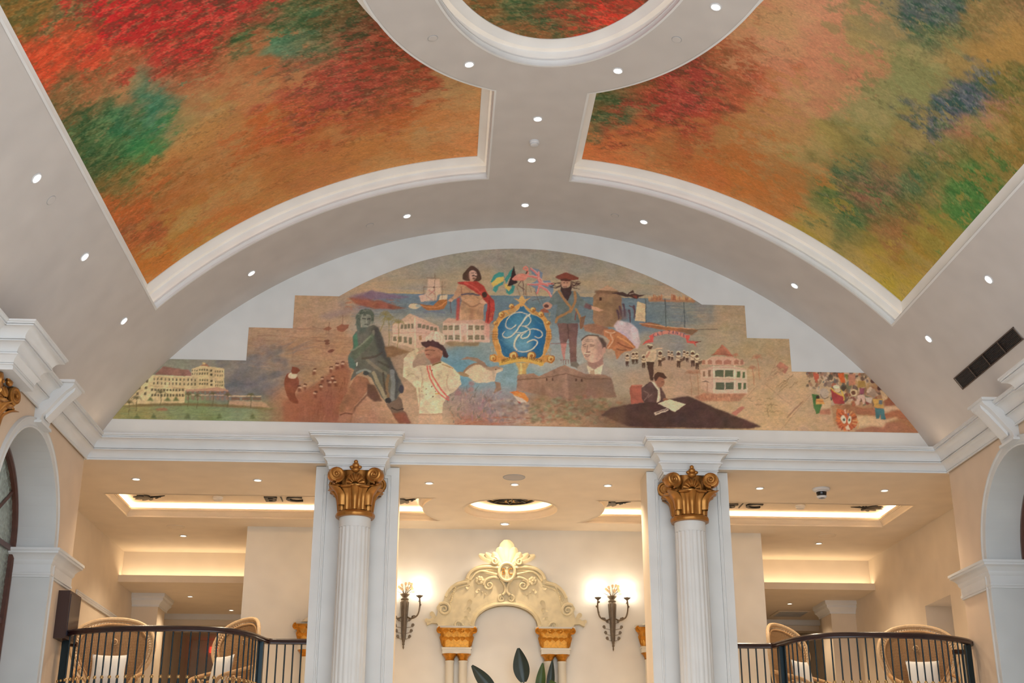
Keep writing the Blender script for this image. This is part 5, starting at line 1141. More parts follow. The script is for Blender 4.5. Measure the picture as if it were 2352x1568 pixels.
# --- caped man with the broad hat
P(zF([(1380, 372), (1560, 320), (1700, 332), (1790, 430), (1830, 560), (1822, 680), (1790, 720), (1782, 950), (1395, 962), (1392, 760), (1432, 640), (1400, 565), (1330, 605), (1240, 660), (1215, 630), (1300, 560), (1345, 440)]), (174, 134, 102), 1, 0, False, 43)
P(zF([(1560, 760), (1620, 760), (1610, 950), (1570, 950)]), (136, 96, 74), .7, 3); Ln(zF([(1430, 640), (1600, 740), (1780, 660)]), 3, (130, 92, 70), .7); Ln(zF([(1420, 420), (1440, 560)]), 3, (138, 98, 76), .7); Ln(zF([(1400, 780), (1410, 940)]), 4, (196, 156, 120), .7)
Ln(zF([(1430, 545), (1560, 530), (1710, 552)]), 4, (82, 76, 84), .95); strokes(14, 1060, 1100, 680, 695, [(196,162,126),(130,96,74)], 12, 1.6, .3, .7)
P(zF([(1358, 345), (1480, 325), (1690, 330), (1785, 400), (1850, 520), (1960, 640), (1972, 740), (1945, 960), (1880, 1020), (1810, 1000), (1830, 830), (1850, 700), (1740, 560), (1600, 470), (1480, 392), (1368, 368)]), (160, 62, 54), 1, 0, False, 47); P(zF([(1350, 600), (1402, 590), (1385, 960), (1335, 972)]), (165, 72, 62), .9, 1); P(zF([(1800, 960), (1900, 1000), (1890, 1300), (1810, 1200)]), (185, 112, 98), .45, 3)
Ln(zF([(1480, 350), (1620, 420), (1760, 530)]), 3, (188, 92, 78), .7); Ln(zF([(1880, 640), (1880, 800), (1860, 980)]), 4, (120, 44, 40), .7)
El(one(zF, 1800, 545), 6, 7, (62, 46, 40)); P(zF([(1720, 640), (1770, 615), (1850, 690), (1800, 700), (1730, 680)]), (196, 150, 122)); El(one(zF, 1245, 640), 5, 3.5, (190, 146, 118)); Ln(zF([(1240, 660), (1255, 840)]), 1.6, (96, 60, 52), .9)
P(zF([(1442, 255), (1470, 180), (1560, 88), (1625, 80), (1705, 140), (1748, 232), (1742, 292), (1690, 328), (1480, 310)]), (78, 56, 46), 1, 0, True, 53); El(one(zF, 1608, 232), 10, 12.5, (182, 142, 122)); P(zF([(1545, 180), (1560, 290), (1530, 290), (1520, 200)]), (92, 62, 50), .9, 1); Ln(zF([(1610, 240), (1640, 234), (1672, 250)]), 2.6, (64, 44, 38)); Ln(zF([(1590, 195), (1625, 190)]), 1.6, (90, 62, 54)); Ln(zF([(1645, 195), (1662, 195)]), 1.6, (90, 62, 54)); Ln(zF([(1640, 195), (1655, 225)]), 1.6, (205, 170, 150)); El(one(zF, 1635, 285), 4, 2.5, (120, 84, 70)); P(zF([(1560, 295), (1640, 300), (1620, 330), (1570, 330)]), (172, 132, 110))
# --- flags and flamingo
TEAL = (66, 128, 118)
P(zB([(490, 400), (530, 330), (590, 295), (630, 305), (640, 360), (600, 350), (520, 415)]), TEAL); P(zB([(530, 460), (600, 405), (640, 390), (620, 430), (580, 450), (548, 520), (515, 490)]), TEAL); P(zB([(500, 420), (560, 360), (632, 345), (630, 395), (560, 430), (525, 455)]), (202, 162, 86))
P(zB([(640, 370), (690, 300), (735, 245), (750, 330), (700, 350), (660, 420)]), TEAL); P(zB([(650, 470), (690, 500), (715, 470), (720, 430), (750, 450), (735, 520), (690, 538), (662, 515)]), TEAL); P(zB([(640, 420), (670, 425), (705, 470), (690, 500), (650, 470)]), (202, 162, 86)); P(zB([(738, 228), (760, 330), (778, 412), (700, 450), (668, 446), (705, 360)]), (56, 40, 40))
P(zB([(905, 250), (1000, 270), (1045, 310), (1030, 390), (1120, 385), (1160, 430), (1150, 545), (1060, 480), (1000, 470), (975, 530), (960, 470), (885, 430), (980, 390), (1000, 350), (930, 320)]), (108, 120, 134), .95)
for q in ([(920, 260), (1000, 340), (1010, 430), (985, 520)], [(890, 340), (1000, 360), (1050, 420)], [(890, 430), (1010, 430), (1150, 420)], [(1010, 450), (1090, 490), (1140, 560)], [(1000, 300), (1010, 400), (1100, 440)]): Ln(zB(q), 4.5, (196, 108, 100), .9); Ln(zB([(x, y-12) for x, y in q]), 1.2, (200, 176, 160), .7)
for x0, x1 in ((870, 880), (960, 1020)): Ln(zB([(x0, 500), (x1, 640)]), 1, (90, 70, 60), .8, False)
Ln(zB([(930, 600), (1080, 565)]), 1.2, (86, 78, 76), .8, False); Ln(zB([(900, 430), (930, 520)]), 1, (110, 80, 66), .8, False)
P(zB([(725, 380), (745, 340), (800, 315), (860, 320), (885, 350), (850, 385), (790, 390)]), (208, 126, 108), 1, 0, True, 59); Ln(zB([(860, 340), (893, 310), (870, 275), (840, 262), (860, 240), (885, 258), (882, 300)]), 3.6, (208, 122, 106)); Ln(zB([(882, 290), (872, 312)]), 3, (80, 52, 48)); Ln(zB([(820, 385), (785, 440), (850, 480)]), 1.5, (92, 62, 56), 1, False); Ln(zB([(835, 385), (845, 540)]), 1.5, (92, 62, 56), 1, False)
for q in ([(775, 450), (800, 545)], [(870, 420), (860, 540)]): Ln(zB(q), 1.2, (120, 84, 60), .9, False)
# --- crest
GO, GO2, GO3 = (188, 134, 74), (150, 96, 50), (214, 168, 104)
fld = zJ([(620, 318), (700, 400), (780, 470), (960, 560), (1040, 720), (1052, 850), (1020, 1050), (910, 1275), (330, 1250), (230, 1060), (182, 860), (190, 720), (260, 590), (400, 500), (480, 460), (560, 390)])
frame = zJ([(620, 240), (680, 330), (780, 400), (880, 430), (990, 480), (1080, 590), (1140, 760), (1150, 900), (1100, 1080), (1030, 1220), (1100, 1210), (1200, 1240), (1215, 1310), (1150, 1370), (1050, 1340), (960, 1400), (620, 1330), (280, 1390), (180, 1340), (110, 1350), (30, 1300), (50, 1210), (140, 1200), (180, 1230), (110, 1050), (80, 900), (100, 740), (150, 600), (200, 510), (260, 420), (380, 400), (480, 340), (570, 290)])
P(frame, GO, 1, 0, False, 61)
for q in (fld,): Ln(q+q[:1], 3.5, GO3, .8); 
P(fld, (48, 92, 120), 1, 0, True)
El(one(zJ, 600, 800), 34, 46, (96, 150, 164), .55, 10); El(one(zJ, 420, 900), 16, 22, (120, 158, 172), .5, 6); El(one(zJ, 640, 1060), 22, 14, (122, 160, 172), .55, 5); El(one(zJ, 900, 900), 14, 34, (30, 88, 140), .5, 6)
strokes(60, 1146, 1248, 712, 815, [(86,142,158),(52,108,140),(120,160,172)], 16, 3, .6, .25, .6)
for x, y, r in ((250, 490, 7), (100, 1275, 8), (1140, 1290, 9), (470, 1230, 10), (790, 1230, 10), (430, 340, 6), (820, 400, 6), (960, 480, 7), (1090, 640, 5), (140, 640, 5)):
    c = one(zJ, x, y); El(c, r, r, GO2); El((c[0]-1, c[1]-1), r*.72, r*.72, GO3); El((c[0]+.5, c[1]+.5), r*.38, r*.38, GO2)
for x0, y0 in ((70, 800), (1045, 790)):
    for k in range(4): Ln(zJ([(x0, y0+45*k), (x0+110, y0+45*k)]), 1.6, GO2, .8, False)
strokes(50, 1125, 1140, 720, 830, [GO3, GO2], 10, 1.6, 1.5, .6); strokes(50, 1254, 1268, 720, 830, [GO3, GO2], 10, 1.6, 1.5, .6)
P(zJ([(500, 1350), (760, 1350), (690, 1480), (700, 1570), (545, 1570), (560, 1480)]), (186, 150, 92), 1, 1, False, 67); Ln(zJ([(600, 1370), (605, 1560)]), 5, (206, 180, 120), .8)
P(zJ([(470, 190), (560, 215), (600, 150), (640, 150), (680, 215), (780, 180), (690, 250), (650, 330), (620, 360), (590, 330), (560, 250)]), (190, 142, 86), 1, 0, False, 71)
P(zJ([(200, 1330), (440, 1270), (620, 1255), (800, 1270), (1000, 1340), (1010, 1400), (960, 1420), (800, 1350), (620, 1335), (440, 1350), (280, 1400), (220, 1410)]), (198, 154, 80), 1)
CR_ = (198, 187, 162)
def cal(pts, w, w2=None):
    w *= .8; w2 = w2*.8 if w2 else None
    Ln([(x+.8, y+1) for x, y in zJ(pts)], w, (40, 78, 104), .5, True, w2); Ln(zJ(pts), w, CR_, .95, True, w2)
cal([(760, 490), (690, 540), (600, 660), (520, 780), (440, 870), (360, 905), (290, 885), (272, 835), (305, 795)], 5.6, 2.2)
cal([(720, 480), (600, 445), (450, 480), (350, 580), (325, 670), (360, 735), (430, 740), (510, 680)], 2.2, 3.2)
cal([(700, 500), (765, 530), (775, 610), (720, 680), (620, 690)], 2.5, 3.4)
cal([(660, 692), (740, 730), (768, 800), (730, 885), (660, 915), (605, 900), (620, 850), (700, 790)], 3.2, 4.6)
cal([(850, 880), (920, 912), (980, 870), (970, 800), (900, 755), (800, 752), (690, 785), (570, 850), (495, 950), (478, 1050), (520, 1130), (620, 1162), (740, 1140), (850, 1075), (898, 1000), (870, 950), (800, 945), (720, 985)], 2.6, 3.4)
cal([(520, 810), (640, 820)], 2.4); cal([(560, 860), (495, 960), (485, 1060), (530, 1130)], 6.5, 4)
# small stroke lettering
GL = {'A': [[(0,7),(2.5,0),(5,7)],[(1,4.6),(4,4.6)]], 'C': [[(5,1.2),(3,0),(0.5,2),(0.5,5),(3,7),(5,5.8)]], 'D': [[(0,0),(0,7),(3,6.4),(5,3.5),(3,.6),(0,0)]], 'E': [[(5,0),(0,0),(0,7),(5,7)],[(0,3.5),(4,3.5)]], 'G': [[(5,1.2),(3,0),(.5,2),(.5,5),(3,7),(5,5.6),(5,4),(3,4)]], 'I': [[(2.5,0),(2.5,7)]], 'L': [[(0,0),(0,7),(4.5,7)]], 'N': [[(0,7),(0,0),(5,7),(5,0)]], 'O': [[(2.5,0),(0,2),(0,5),(2.5,7),(5,5),(5,2),(2.5,0)]], 'P': [[(0,7),(0,0),(4,0),(5,1.8),(4,3.6),(0,3.6)]], 'R': [[(0,7),(0,0),(4,0),(5,1.8),(4,3.6),(0,3.6)],[(2.5,3.6),(5,7)]], 'S': [[(5,1),(3,0),(.5,1),(.8,3),(4.5,4),(4.7,6),(2.5,7),(0,6)]], 'T': [[(0,0),(5,0)],[(2.5,0),(2.5,7)]], 'U': [[(0,0),(0,5),(2.5,7),(5,5),(5,0)]], 'Z': [[(0,0),(5,0),(0,7),(5,7)]], 'Y': [[(0,0),(2.5,3.5),(5,0)],[(2.5,3.5),(2.5,7)]]}
def letters(txt, f, h, col, w):
    n = len(txt)
    for i, ch in enumerate(txt):
        if ch not in GL: continue
        (x, y), a = f((i+.5)/n); s = h/7
        for st in GL[ch]: Ln([(x+(p-2.5)*s*.85*math.cos(a)-(q-3.5)*s*math.sin(a), y+(p-2.5)*s*.85*math.sin(a)+(q-3.5)*s*math.cos(a)) for p, q in st], w, col, .95, False)
letters('PRISTINA GLORIA REDUCTA', lambda t: ((1153+92*t, 829.5-9*math.sin(math.pi*t)), -.25+.5*t), 5.6, (92, 62, 34), 1.0)
# --- bearded sailor, tower, rocks
P(zB([(1580, 560), (1640, 490), (1820, 490), (1880, 560), (1882, 790), (1820, 890), (1620, 865), (1575, 810)]), (142, 110, 82), 1, 0, False, 73); P(zB([(1590, 500), (1640, 488), (1840, 500), (1860, 530), (1600, 525)]), (112, 84, 62), .8, 1); P(zB([(1640, 490), (1735, 430), (1840, 498)]), (176, 138, 108)); Rc(zB, 1645, 565, 1675, 600, (70, 50, 40)); P(zB([(1790, 560), (1880, 560), (1880, 790), (1800, 870)]), (118, 90, 68), .6, 4)
P(zB([(1460, 860), (1600, 840), (1740, 890), (1720, 980), (1640, 960), (1500, 920)]), (152, 104, 78), .9, 1, False, 79); P(zB([(1830, 700), (1937, 690), (1937, 800), (1850, 800)]), (104, 76, 78), .7, 3)
P(zB([(1200, 840), (1425, 840), (1405, 1040), (1405, 1265), (1340, 1265), (1320, 1000), (1285, 1065), (1230, 1060)]), (112, 84, 78), 1, 0, False, 83); Ln(zB([(1310, 850), (1320, 1000)]), 3, (84, 62, 58), .8); P(zB([(1340, 1250), (1400, 1245), (1455, 1312), (1410, 1322), (1345, 1290)]), (112, 102, 90)); P(zB([(1230, 1050), (1300, 1050), (1275, 1220), (1262, 1220)]), (176, 116, 106), .9)
for q in ([(1230, 1225), (1320, 1225)], [(1240, 1225), (1238, 1270)], [(1265, 1225), (1265, 1275)], [(1290, 1225), (1290, 1275)], [(1315, 1225), (1318, 1270)], [(1130, 1055), (1330, 1058)]): Ln(zB(q), 1.2, (120, 74, 70), .9, False)
P(zB([(1180, 500), (1240, 490), (1290, 600), (1340, 495), (1400, 500), (1470, 590), (1575, 655), (1545, 698), (1430, 645), (1420, 720), (1445, 832), (1330, 842), (1195, 838), (1180, 760), (1205, 640), (1140, 655), (1105, 615)]), (98, 106, 102), 1, 0, False, 89)
P(zB([(1500, 625), (1575, 655), (1545, 698), (1480, 670)]), (112, 72, 74), .8, 1)
for q, w in (([(1215, 500), (1280, 600), (1340, 700), (1210, 780), (1185, 830)], 5.5), ([(1385, 510), (1390, 600), (1340, 720)], 5.5), ([(1400, 690), (1440, 780), (1450, 890)], 5)): Ln(zB(q), w, (156, 114, 74), .95)
Ln(zB([(1400, 720), (1390, 800)]), 3, (120, 66, 56), .8); P(zB([(1440, 780), (1500, 760), (1470, 880), (1440, 900)]), (120, 84, 62), .9); P(zB([(1560, 655), (1640, 680), (1690, 705), (1640, 715), (1560, 695)]), (184, 140, 114)); El(one(zB, 1095, 655), 11, 8, (176, 132, 110)); El(one(zB, 1085, 660), 6, 4, (92, 60, 54)); P(zB([(1010, 700), (1060, 680), (1110, 705), (1110, 730), (1040, 720)]), (140, 84, 66)); Ln(zB([(1050, 640), (1010, 545)]), 1, (90, 84, 86), .8, False)
El(one(zB, 1285, 415), 10.5, 10, (170, 130, 106)); P(zB([(1235, 440), (1260, 465), (1320, 460), (1350, 430), (1352, 520), (1310, 605), (1275, 570), (1240, 510)]), (62, 46, 42), 1, 0, False, 97)
for _ in range(16):
    s = rr.choice([-1, 1]); x0 = 1290+s*50; y0 = rr.uniform(390, 450); x1 = 1290+s*rr.uniform(110, 170); Ln(zB([(x0, y0), ((x0+x1)/2, y0+rr.uniform(-10, 30)), (x1, y0+rr.uniform(-20, 40))]), 1.4, (70, 50, 46), .85)
P(zB([(1178, 352), (1235, 318), (1290, 300), (1345, 320), (1430, 358), (1420, 378), (1340, 385), (1290, 372), (1220, 378)]), (116, 64, 52)); P(zB([(1225, 375), (1290, 362), (1345, 380), (1330, 395), (1240, 392)]), (80, 50, 44)); Ln(zB([(1265, 410), (1280, 410)]), 1.4, (80, 54, 46)); Ln(zB([(1298, 410), (1312, 410)]), 1.4, (80, 54, 46)); Ln(zB([(1262, 452), (1300, 452)]), 1.6, (120, 80, 70))
# --- conch and portrait head
P(zG([(490, 60), (560, -30), (760, 0), (890, 110), (935, 330), (890, 430), (850, 420), (700, 260), (560, 150)]), (192, 168, 166), .95, 1, False, 101); P(zG([(520, 130), (640, 150), (860, 360), (820, 390), (680, 250)]), (168, 148, 168), .7, 3)
P(zG([(330, 120), (480, 110), (600, 170), (700, 240), (865, 405), (770, 465), (660, 490), (540, 608), (515, 470), (460, 430), (370, 430), (430, 300), (335, 215)]), (168, 110, 76), 1, 0, False, 103)
for q, c in (([(560, 230), (680, 300), (820, 400)], (205, 140, 90)), ([(440, 200), (480, 300), (400, 420)], (200, 158, 126)), ([(560, 330), (700, 400), (800, 430)], (120, 70, 50)), ([(360, 150), (460, 180), (520, 160)], (198, 160, 128)), ([(540, 430), (620, 460), (700, 450)], (125, 75, 56))): Ln(zG(q), 3, c, .8)
P(zG([(-90, 720), (60, 640), (330, 680), (470, 760), (480, 900), (-130, 880)]), (152, 138, 124), .95, 1); P(zG([(50, 700), (180, 770), (330, 670), (290, 860), (100, 860)]), (204, 184, 154)); P(zG([(110, 790), (180, 770), (190, 860), (120, 860)]), (172, 140, 112), .9); P(zG([(60, 600), (320, 540), (320, 690), (180, 770), (70, 700)]), (152, 116, 102), 1, 1)
P(zG([(-30, 330), (20, 245), (110, 212), (220, 225), (300, 280), (330, 420), (345, 460), (310, 560), (210, 655), (110, 655), (30, 600), (-20, 500)]), (188, 154, 132), 1, 0, True, 107); P(zG([(190, 300), (310, 330), (330, 440), (300, 570), (200, 650), (220, 480)]), (160, 124, 112), .7, 4)
P(zG([(215, 222), (320, 270), (382, 345), (372, 430), (325, 445), (290, 340)]), (88, 70, 62), 1, 1); Ln(zG([(-30, 290), (30, 235), (130, 208), (240, 228)]), 3, (88, 68, 58), .9); El(one(zG, 342, 455), 4, 7, (176, 138, 120))
for q, w in (([(-10, 375), (40, 360)], 2.2), ([(110, 365), (180, 375)], 2.2), ([(5, 395), (45, 395)], 1.8), ([(115, 392), (165, 397)], 1.8), ([(72, 380), (62, 470)], 1.6), ([(45, 488), (105, 482)], 2.4), ([(15, 535), (110, 540)], 2), ([(30, 560), (90, 562)], 1.4), ([(20, 285), (140, 280)], 1), ([(30, 310), (150, 305)], 1)): Ln(zG(q), w, (112, 80, 72), .85)
# --- fort, hill and sea life
P(zL([(310, 185), (480, 165), (530, 200), (590, 172), (800, 80), (1015, 175), (1210, 180), (1282, 212), (1338, 415), (1100, 425), (840, 462), (600, 400), (300, 345)]), (146, 114, 94), 1, 0, False, 109); P(zL([(825, 178), (1020, 185), (1282, 215), (1338, 415), (1100, 420), (845, 458)]), (126, 98, 82), .85, 1); P(zL([(575, 190), (590, 400), (560, 390), (560, 200)]), (120, 90, 72), .6, 2)
Ln(zL([(315, 235), (580, 215), (810, 172), (1020, 225), (1280, 225)]), 1.8, (102, 76, 60), .9, False); Ln(zL([(315, 195), (480, 172)]), 1.5, (165, 130, 106), .8, False)
for x, y in ((615, 232), (675, 228), (920, 235), (980, 240)): Rc(zL, x-8, y-16, x+8, y+14, (78, 56, 46), .9)
for _ in range(300):
    x = rr.uniform(450, 1560); y = rr.uniform(400+abs(x-1050)*.05, 690)
    if y < 400+(x-1050)*.22: continue
    El(one(zL, x, y), rr.uniform(2, 8), rr.uniform(1.5, 4), rr.choice([(112,108,78),(128,132,98),(148,96,70),(98,82,60),(135,140,112),(160,120,92),(120,80,60),(104,100,72)]), .5, 1, rr.uniform(-.5, .5))
strokes(160, 1220, 1460, 930, 975, [(120,112,82),(155,112,84),(140,138,108),(100,84,64),(175,140,110)], 16, 2.5, .1, .5, .5)
for _ in range(170):
    x, y = rr.uniform(870, 1700), rr.uniform(1000, 1500); L = rr.uniform(30, 110); a = rr.uniform(-2.4, -.7)
    Ln(zI([(x, y), (x+L*.5*math.cos(a), y+L*.5*math.sin(a)+rr.uniform(-15, 15)), (x+L*math.cos(a+.3), y+L*math.sin(a+.3))]), rr.uniform(1.5, 4), rr.choice([(156,126,124),(132,112,112),(118,112,90),(164,122,98),(176,150,130),(108,96,92),(150,108,112),(96,98,82)]), .6, True, .8)
for _ in range(70): El(one(zI, rr.uniform(1500, 2130), rr.uniform(1150, 1500)), rr.uniform(3, 8), rr.uniform(2, 4), rr.choice([(132,122,122),(160,148,138),(112,104,108),(178,160,140),(120,96,86)]), .6, 1)
for x, y in ((1000, 960), (1040, 1040), (1250, 890), (1240, 980)): El(one(zI, x, y), 7, 6, (150, 110, 104), .7, 1)
strokes(60, 1040, 1220, 955, 974, [(150,92,70),(170,112,84),(126,80,62)], 18, 3, 0, .6)
P(zI([(1840, 1025), (1960, 1000), (2080, 1040), (2140, 1130), (2120, 1180), (2030, 1120), (1900, 1060)]), (202, 118, 62), 1, 0, False, 113); P(zI([(1900, 1070), (2030, 1120), (2120, 1180), (2000, 1190)]), (196, 178, 160), .9); P(zI([(1960, 1160), (2030, 1190), (1990, 1200)]), (150, 70, 60)); strokes(8, 1180, 1208, 899, 912, [(228,160,100)], 8, 2, .4, .8)
P(zI([(1130, 700), (1200, 625), (1330, 578), (1430, 590), (1530, 640), (1630, 618), (1745, 650), (1735, 690), (1640, 735), (1605, 860), (1500, 872), (1330, 882), (1210, 800), (1130, 745)]), (188, 164, 136), 1, 0, False, 117)
Ln(zI([(1130, 710), (1200, 630), (1330, 580), (1440, 600)]), 5, (142, 106, 82), .9); P(zI([(1430, 600), (1530, 630), (1640, 615), (1740, 650), (1600, 690), (1480, 680)]), (140, 116, 94), .9, 1); P(zI([(960, 722), (1100, 705), (1215, 760), (1200, 790), (1120, 780)]), (142, 114, 82), .95); P(zI([(1065, 518), (1180, 472), (1340, 488), (1440, 555), (1505, 632), (1430, 640), (1330, 555), (1200, 512)]), (138, 112, 94), 1, 0, False, 119); P(zI([(1600, 855), (1700, 878), (1712, 985), (1588, 1042), (1635, 940)]), (134, 108, 90), 1, 0, False, 121); El(one(zI, 1630, 670), 1.6, 1.4, (60, 48, 42)); El(one(zI, 1380, 760), 22, 16, (206, 184, 152), .6, 5)
# --- officer in white
JK = (202, 180, 146)
P(zI([(190, 500), (250, 420), (340, 370), (400, 330), (420, 400), (400, 450), (320, 560), (330, 640), (440, 605), (560, 612), (640, 585), (780, 540), (960, 640), (1060, 760), (1085, 900), (980, 1010), (860, 1090), (800, 1200), (785, 1362), (430, 1365), (402, 1150), (380, 960), (240, 830), (170, 780)]), JK, 1, 0, False, 127)
P(zI([(425, 1362), (785, 1362), (800, 1525), (415, 1525)]), (188, 154, 124), .95); Ln(zI([(430, 1370), (600, 1380), (785, 1365)]), 1.6, (150, 112, 88), .8)
P(zI([(380, 440), (530, 440), (540, 590), (420, 600), (330, 640), (330, 560)]), (158, 132, 110), .9, 2)
for q in ([(250, 760), (330, 740), (420, 800)], [(450, 660), (480, 800), (460, 960)], [(880, 760), (860, 900), (900, 1000)], [(430, 960), (440, 1100), (420, 1300)]): Ln(zI(q), 2.6, (168, 140, 110), .7)
P(zI([(520, 340), (600, 300), (760, 340), (800, 400), (780, 480), (720, 545), (640, 545), (580, 520), (540, 480), (520, 420)]), (164, 114, 92), 1, 0, True, 131); P(zI([(600, 500), (760, 470), (770, 545), (640, 590), (600, 560)]), (140, 92, 74), .95, 1); Ln(zI([(530, 370), (600, 365), (680, 375)]), 1.6, (96, 64, 54)); Ln(zI([(540, 435), (590, 438)]), 2, (112, 66, 56)); Ln(zI([(540, 405), (520, 415)]), 2.2, (186, 138, 112)); P(zI([(440, 370), (500, 360), (520, 390), (450, 420), (380, 420)]), (178, 140, 116)); P(zI([(425, 140), (470, 135), (475, 200), (430, 215)]), (160, 116, 84), .9)
for k in range(26): x = 540+11*k; Ln(zI([(x, 235+abs(k-8)*2.5), (x+10+rr.uniform(-10, 10), 160), (640+4*k+rr.uniform(-20, 20), 85)]), 2.4, rr.choice([(206,180,154),(190,162,136),(214,190,164)]), .75)
P(zI([(448, 245), (540, 232), (570, 205), (600, 222), (640, 205), (680, 235), (720, 235), (760, 275), (800, 290), (845, 350), (890, 460), (860, 495), (800, 470), (790, 380), (700, 325), (600, 300), (530, 335), (480, 295)]), (76, 52, 52), 1, 0, False, 137)
for dx in (0, 42): Ln(zI([(555+dx, 625), (600+dx, 820-dx), (740+dx, 1040-dx), (890, 1150-dx)]), 3.2, (190, 86, 78), .9)
Ln(zI([(640, 600), (765, 558)]), 3, (110, 88, 50)); Ln(zI([(795, 590), (960, 655)]), 1.8, (150, 112, 62)); 
for x, y, c in ((625, 685, (88, 66, 48)), (625, 940, (88, 66, 48)), (685, 1015, (120, 86, 40)), (640, 1095, (92, 70, 50)), (715, 1050, (190, 140, 60)), (690, 1050, (190, 120, 50)), (735, 1050, (180, 130, 60)), (490, 940, (150, 120, 90)), (540, 970, (150, 120, 90)), (470, 1010, (150, 120, 90)), (535, 1060, (150, 120, 90))): El(one(zI, x, y), 1.6, 1.6, c)
# --- flag of bones, schooner, far town
P(zC([(-260, 230), (-60, 215), (0, 255), (100, 182), (130, 240), (190, 262), (305, 265), (200, 300), (165, 335), (60, 300), (-30, 290)]), (72, 52, 48)); Ln(zC([(40, 250), (130, 225)]), 1.6, (176, 156, 140), .8); P(zC([(90, 280), (170, 280), (165, 330)]), (130, 62, 52), .8)
for x, y, l in ((-120, 460, 150), (-60, 420, 200), (30, 520, 190), (110, 450, 160), (-160, 520, 140)): Ln(zC([(x, y), (x+20, y+l*.5), (x+25, y+l)]), 5, (84, 60, 66), .85, True, 2)
Ln(zC([(40, 440), (110, 490), (120, 640)]), 2.6, (96, 64, 64), .85)
for x0, x1 in ((345, 372), (400, 560), (720, 1060)):
    for k in range(int((x1-x0)/26)+1): x = x0+k*26; h = rr.uniform(50, 115); P(zC([(x, 350), (x+4, 350-h), (x+22, 345-h*.7), (x+26, 355)]), rr.choice([(168,106,70),(150,84,56),(186,138,94)]), .85)
P(zC([(340, 345), (1120, 350), (1110, 385), (360, 372)]), (166, 108, 72), .85, 1)
P(zC([(205, 725), (400, 715), (640, 778), (900, 808), (1170, 828), (1065, 918), (900, 872), (700, 852), (500, 822), (260, 772)]), (152, 98, 68), 1, 0, False, 139); P(zC([(820, 830), (1160, 832), (1065, 918), (900, 870)]), (116, 88, 66), .9, 1); Ln(zC([(210, 728), (640, 782), (1100, 822)]), 1.6, (196, 150, 112), .9, False); Ln(zC([(1140, 830), (1480, 828)]), 1.6, (92, 80, 70), .8, False)
for q in ([(310, 715), (302, 330)], [(640, 780), (624, 330)], [(947, 792), (932, 390)]): Ln(zC(q), 1.8, (72, 76, 74), .95, False)
for q in ([(340, 402), (630, 420)], [(640, 440), (940, 455)], [(620, 500), (560, 720)], [(640, 500), (700, 730)], [(930, 500), (880, 740)], [(945, 500), (1000, 740)], [(330, 710), (620, 745)]): Ln(zC(q), .9, (88, 92, 92), .7, False)
P(zC([(170, 368), (300, 412), (302, 702), (130, 682)]), (198, 168, 130), 1, 0, False, 149)
# --- ribbon with letters and the marching band
Ln(zC([(390, 945), (480, 905), (620, 880), (760, 882), (890, 915), (990, 955)]), 8.5, (196, 122, 106), .95); P(zC([(370, 930), (440, 900), (430, 1030), (300, 1060), (240, 1090), (300, 1020), (380, 990)]), (192, 88, 78)); P(zC([(960, 920), (1040, 920), (1000, 1010), (1100, 1020), (1200, 1030), (1120, 1060), (1140, 1120), (1090, 1060), (970, 1045)]), (190, 86, 76)); Ln(zC([(1120, 1040), (1205, 1028)]), 1.6, (84, 52, 46))
letters('CAT ZANIE', lambda t: ((1498+78*t, 771-8.5*math.sin(math.pi*t)), -.32+.66*t), 7, (92, 78, 92), 1.2)
def bandsman(x, y, s, drum=True):
    El(one(zG, x, y-62*s), 4.2*s, 3.4*s, (206, 184, 150)); El(one(zG, x, y-45*s), 3.4*s, 3.2*s, (92, 66, 52)); P(zG([(x-32*s, y-25*s), (x+30*s, y-28*s), (x+36*s, y+50*s), (x-34*s, y+50*s)]), (194, 168, 136)); P(zG([(x-28*s, y+50*s), (x+28*s, y+50*s), (x+20*s, y+140*s), (x+4*s, y+140*s), (x, y+80*s), (x-8*s, y+140*s), (x-24*s, y+140*s)]), (82, 60, 48)); Ln(zG([(x-40*s, y-10*s), (x, y+15*s), (x+44*s, y)]), 1.6*s, (112, 80, 60), .9)
    if drum: P(zG([(x+10*s, y+22*s), (x+70*s, y+4*s), (x+78*s, y+46*s), (x+30*s, y+70*s)]), (104, 80, 64)); Ln(zG([(x+10*s, y+22*s), (x+70*s, y+4*s)]), 1.6, (200, 176, 146))
for x, y, s, d in ((720, 590, .95, False), (815, 560, .9, False), (870, 555, .9, False), (985, 610, 1., False), (1255, 560, 1.15, True), (1400, 520, .7, False), (1450, 530, .7, False), (1560, 570, 1.2, True), (1650, 520, .7, False), (1700, 540, .8, False), (1790, 560, 1.2, True), (1860, 610, 1.15, True)): bandsman(x, y, s, d)
P(zG([(1030, 640), (1155, 640), (1145, 800), (1140, 950), (1095, 950), (1060, 780)]), (78, 56, 46)); P(zG([(1040, 470), (1140, 440), (1200, 470), (1190, 560), (1160, 640), (1025, 640), (1010, 560)]), (200, 172, 140), 1, 0, False, 151); P(zG([(1010, 560), (1080, 470), (1110, 480), (1040, 590)]), (168, 116, 96), .8); El(one(zG, 1090, 400), 5, 6, (84, 58, 46)); El(one(zG, 1085, 375), 7, 3.2, (206, 182, 148)); Ln(zG([(1050, 385), (1125, 388)]), 1.8, (70, 50, 42)); Ln(zG([(1110, 480), (1200, 430), (1280, 425)]), 3, (196, 168, 136))
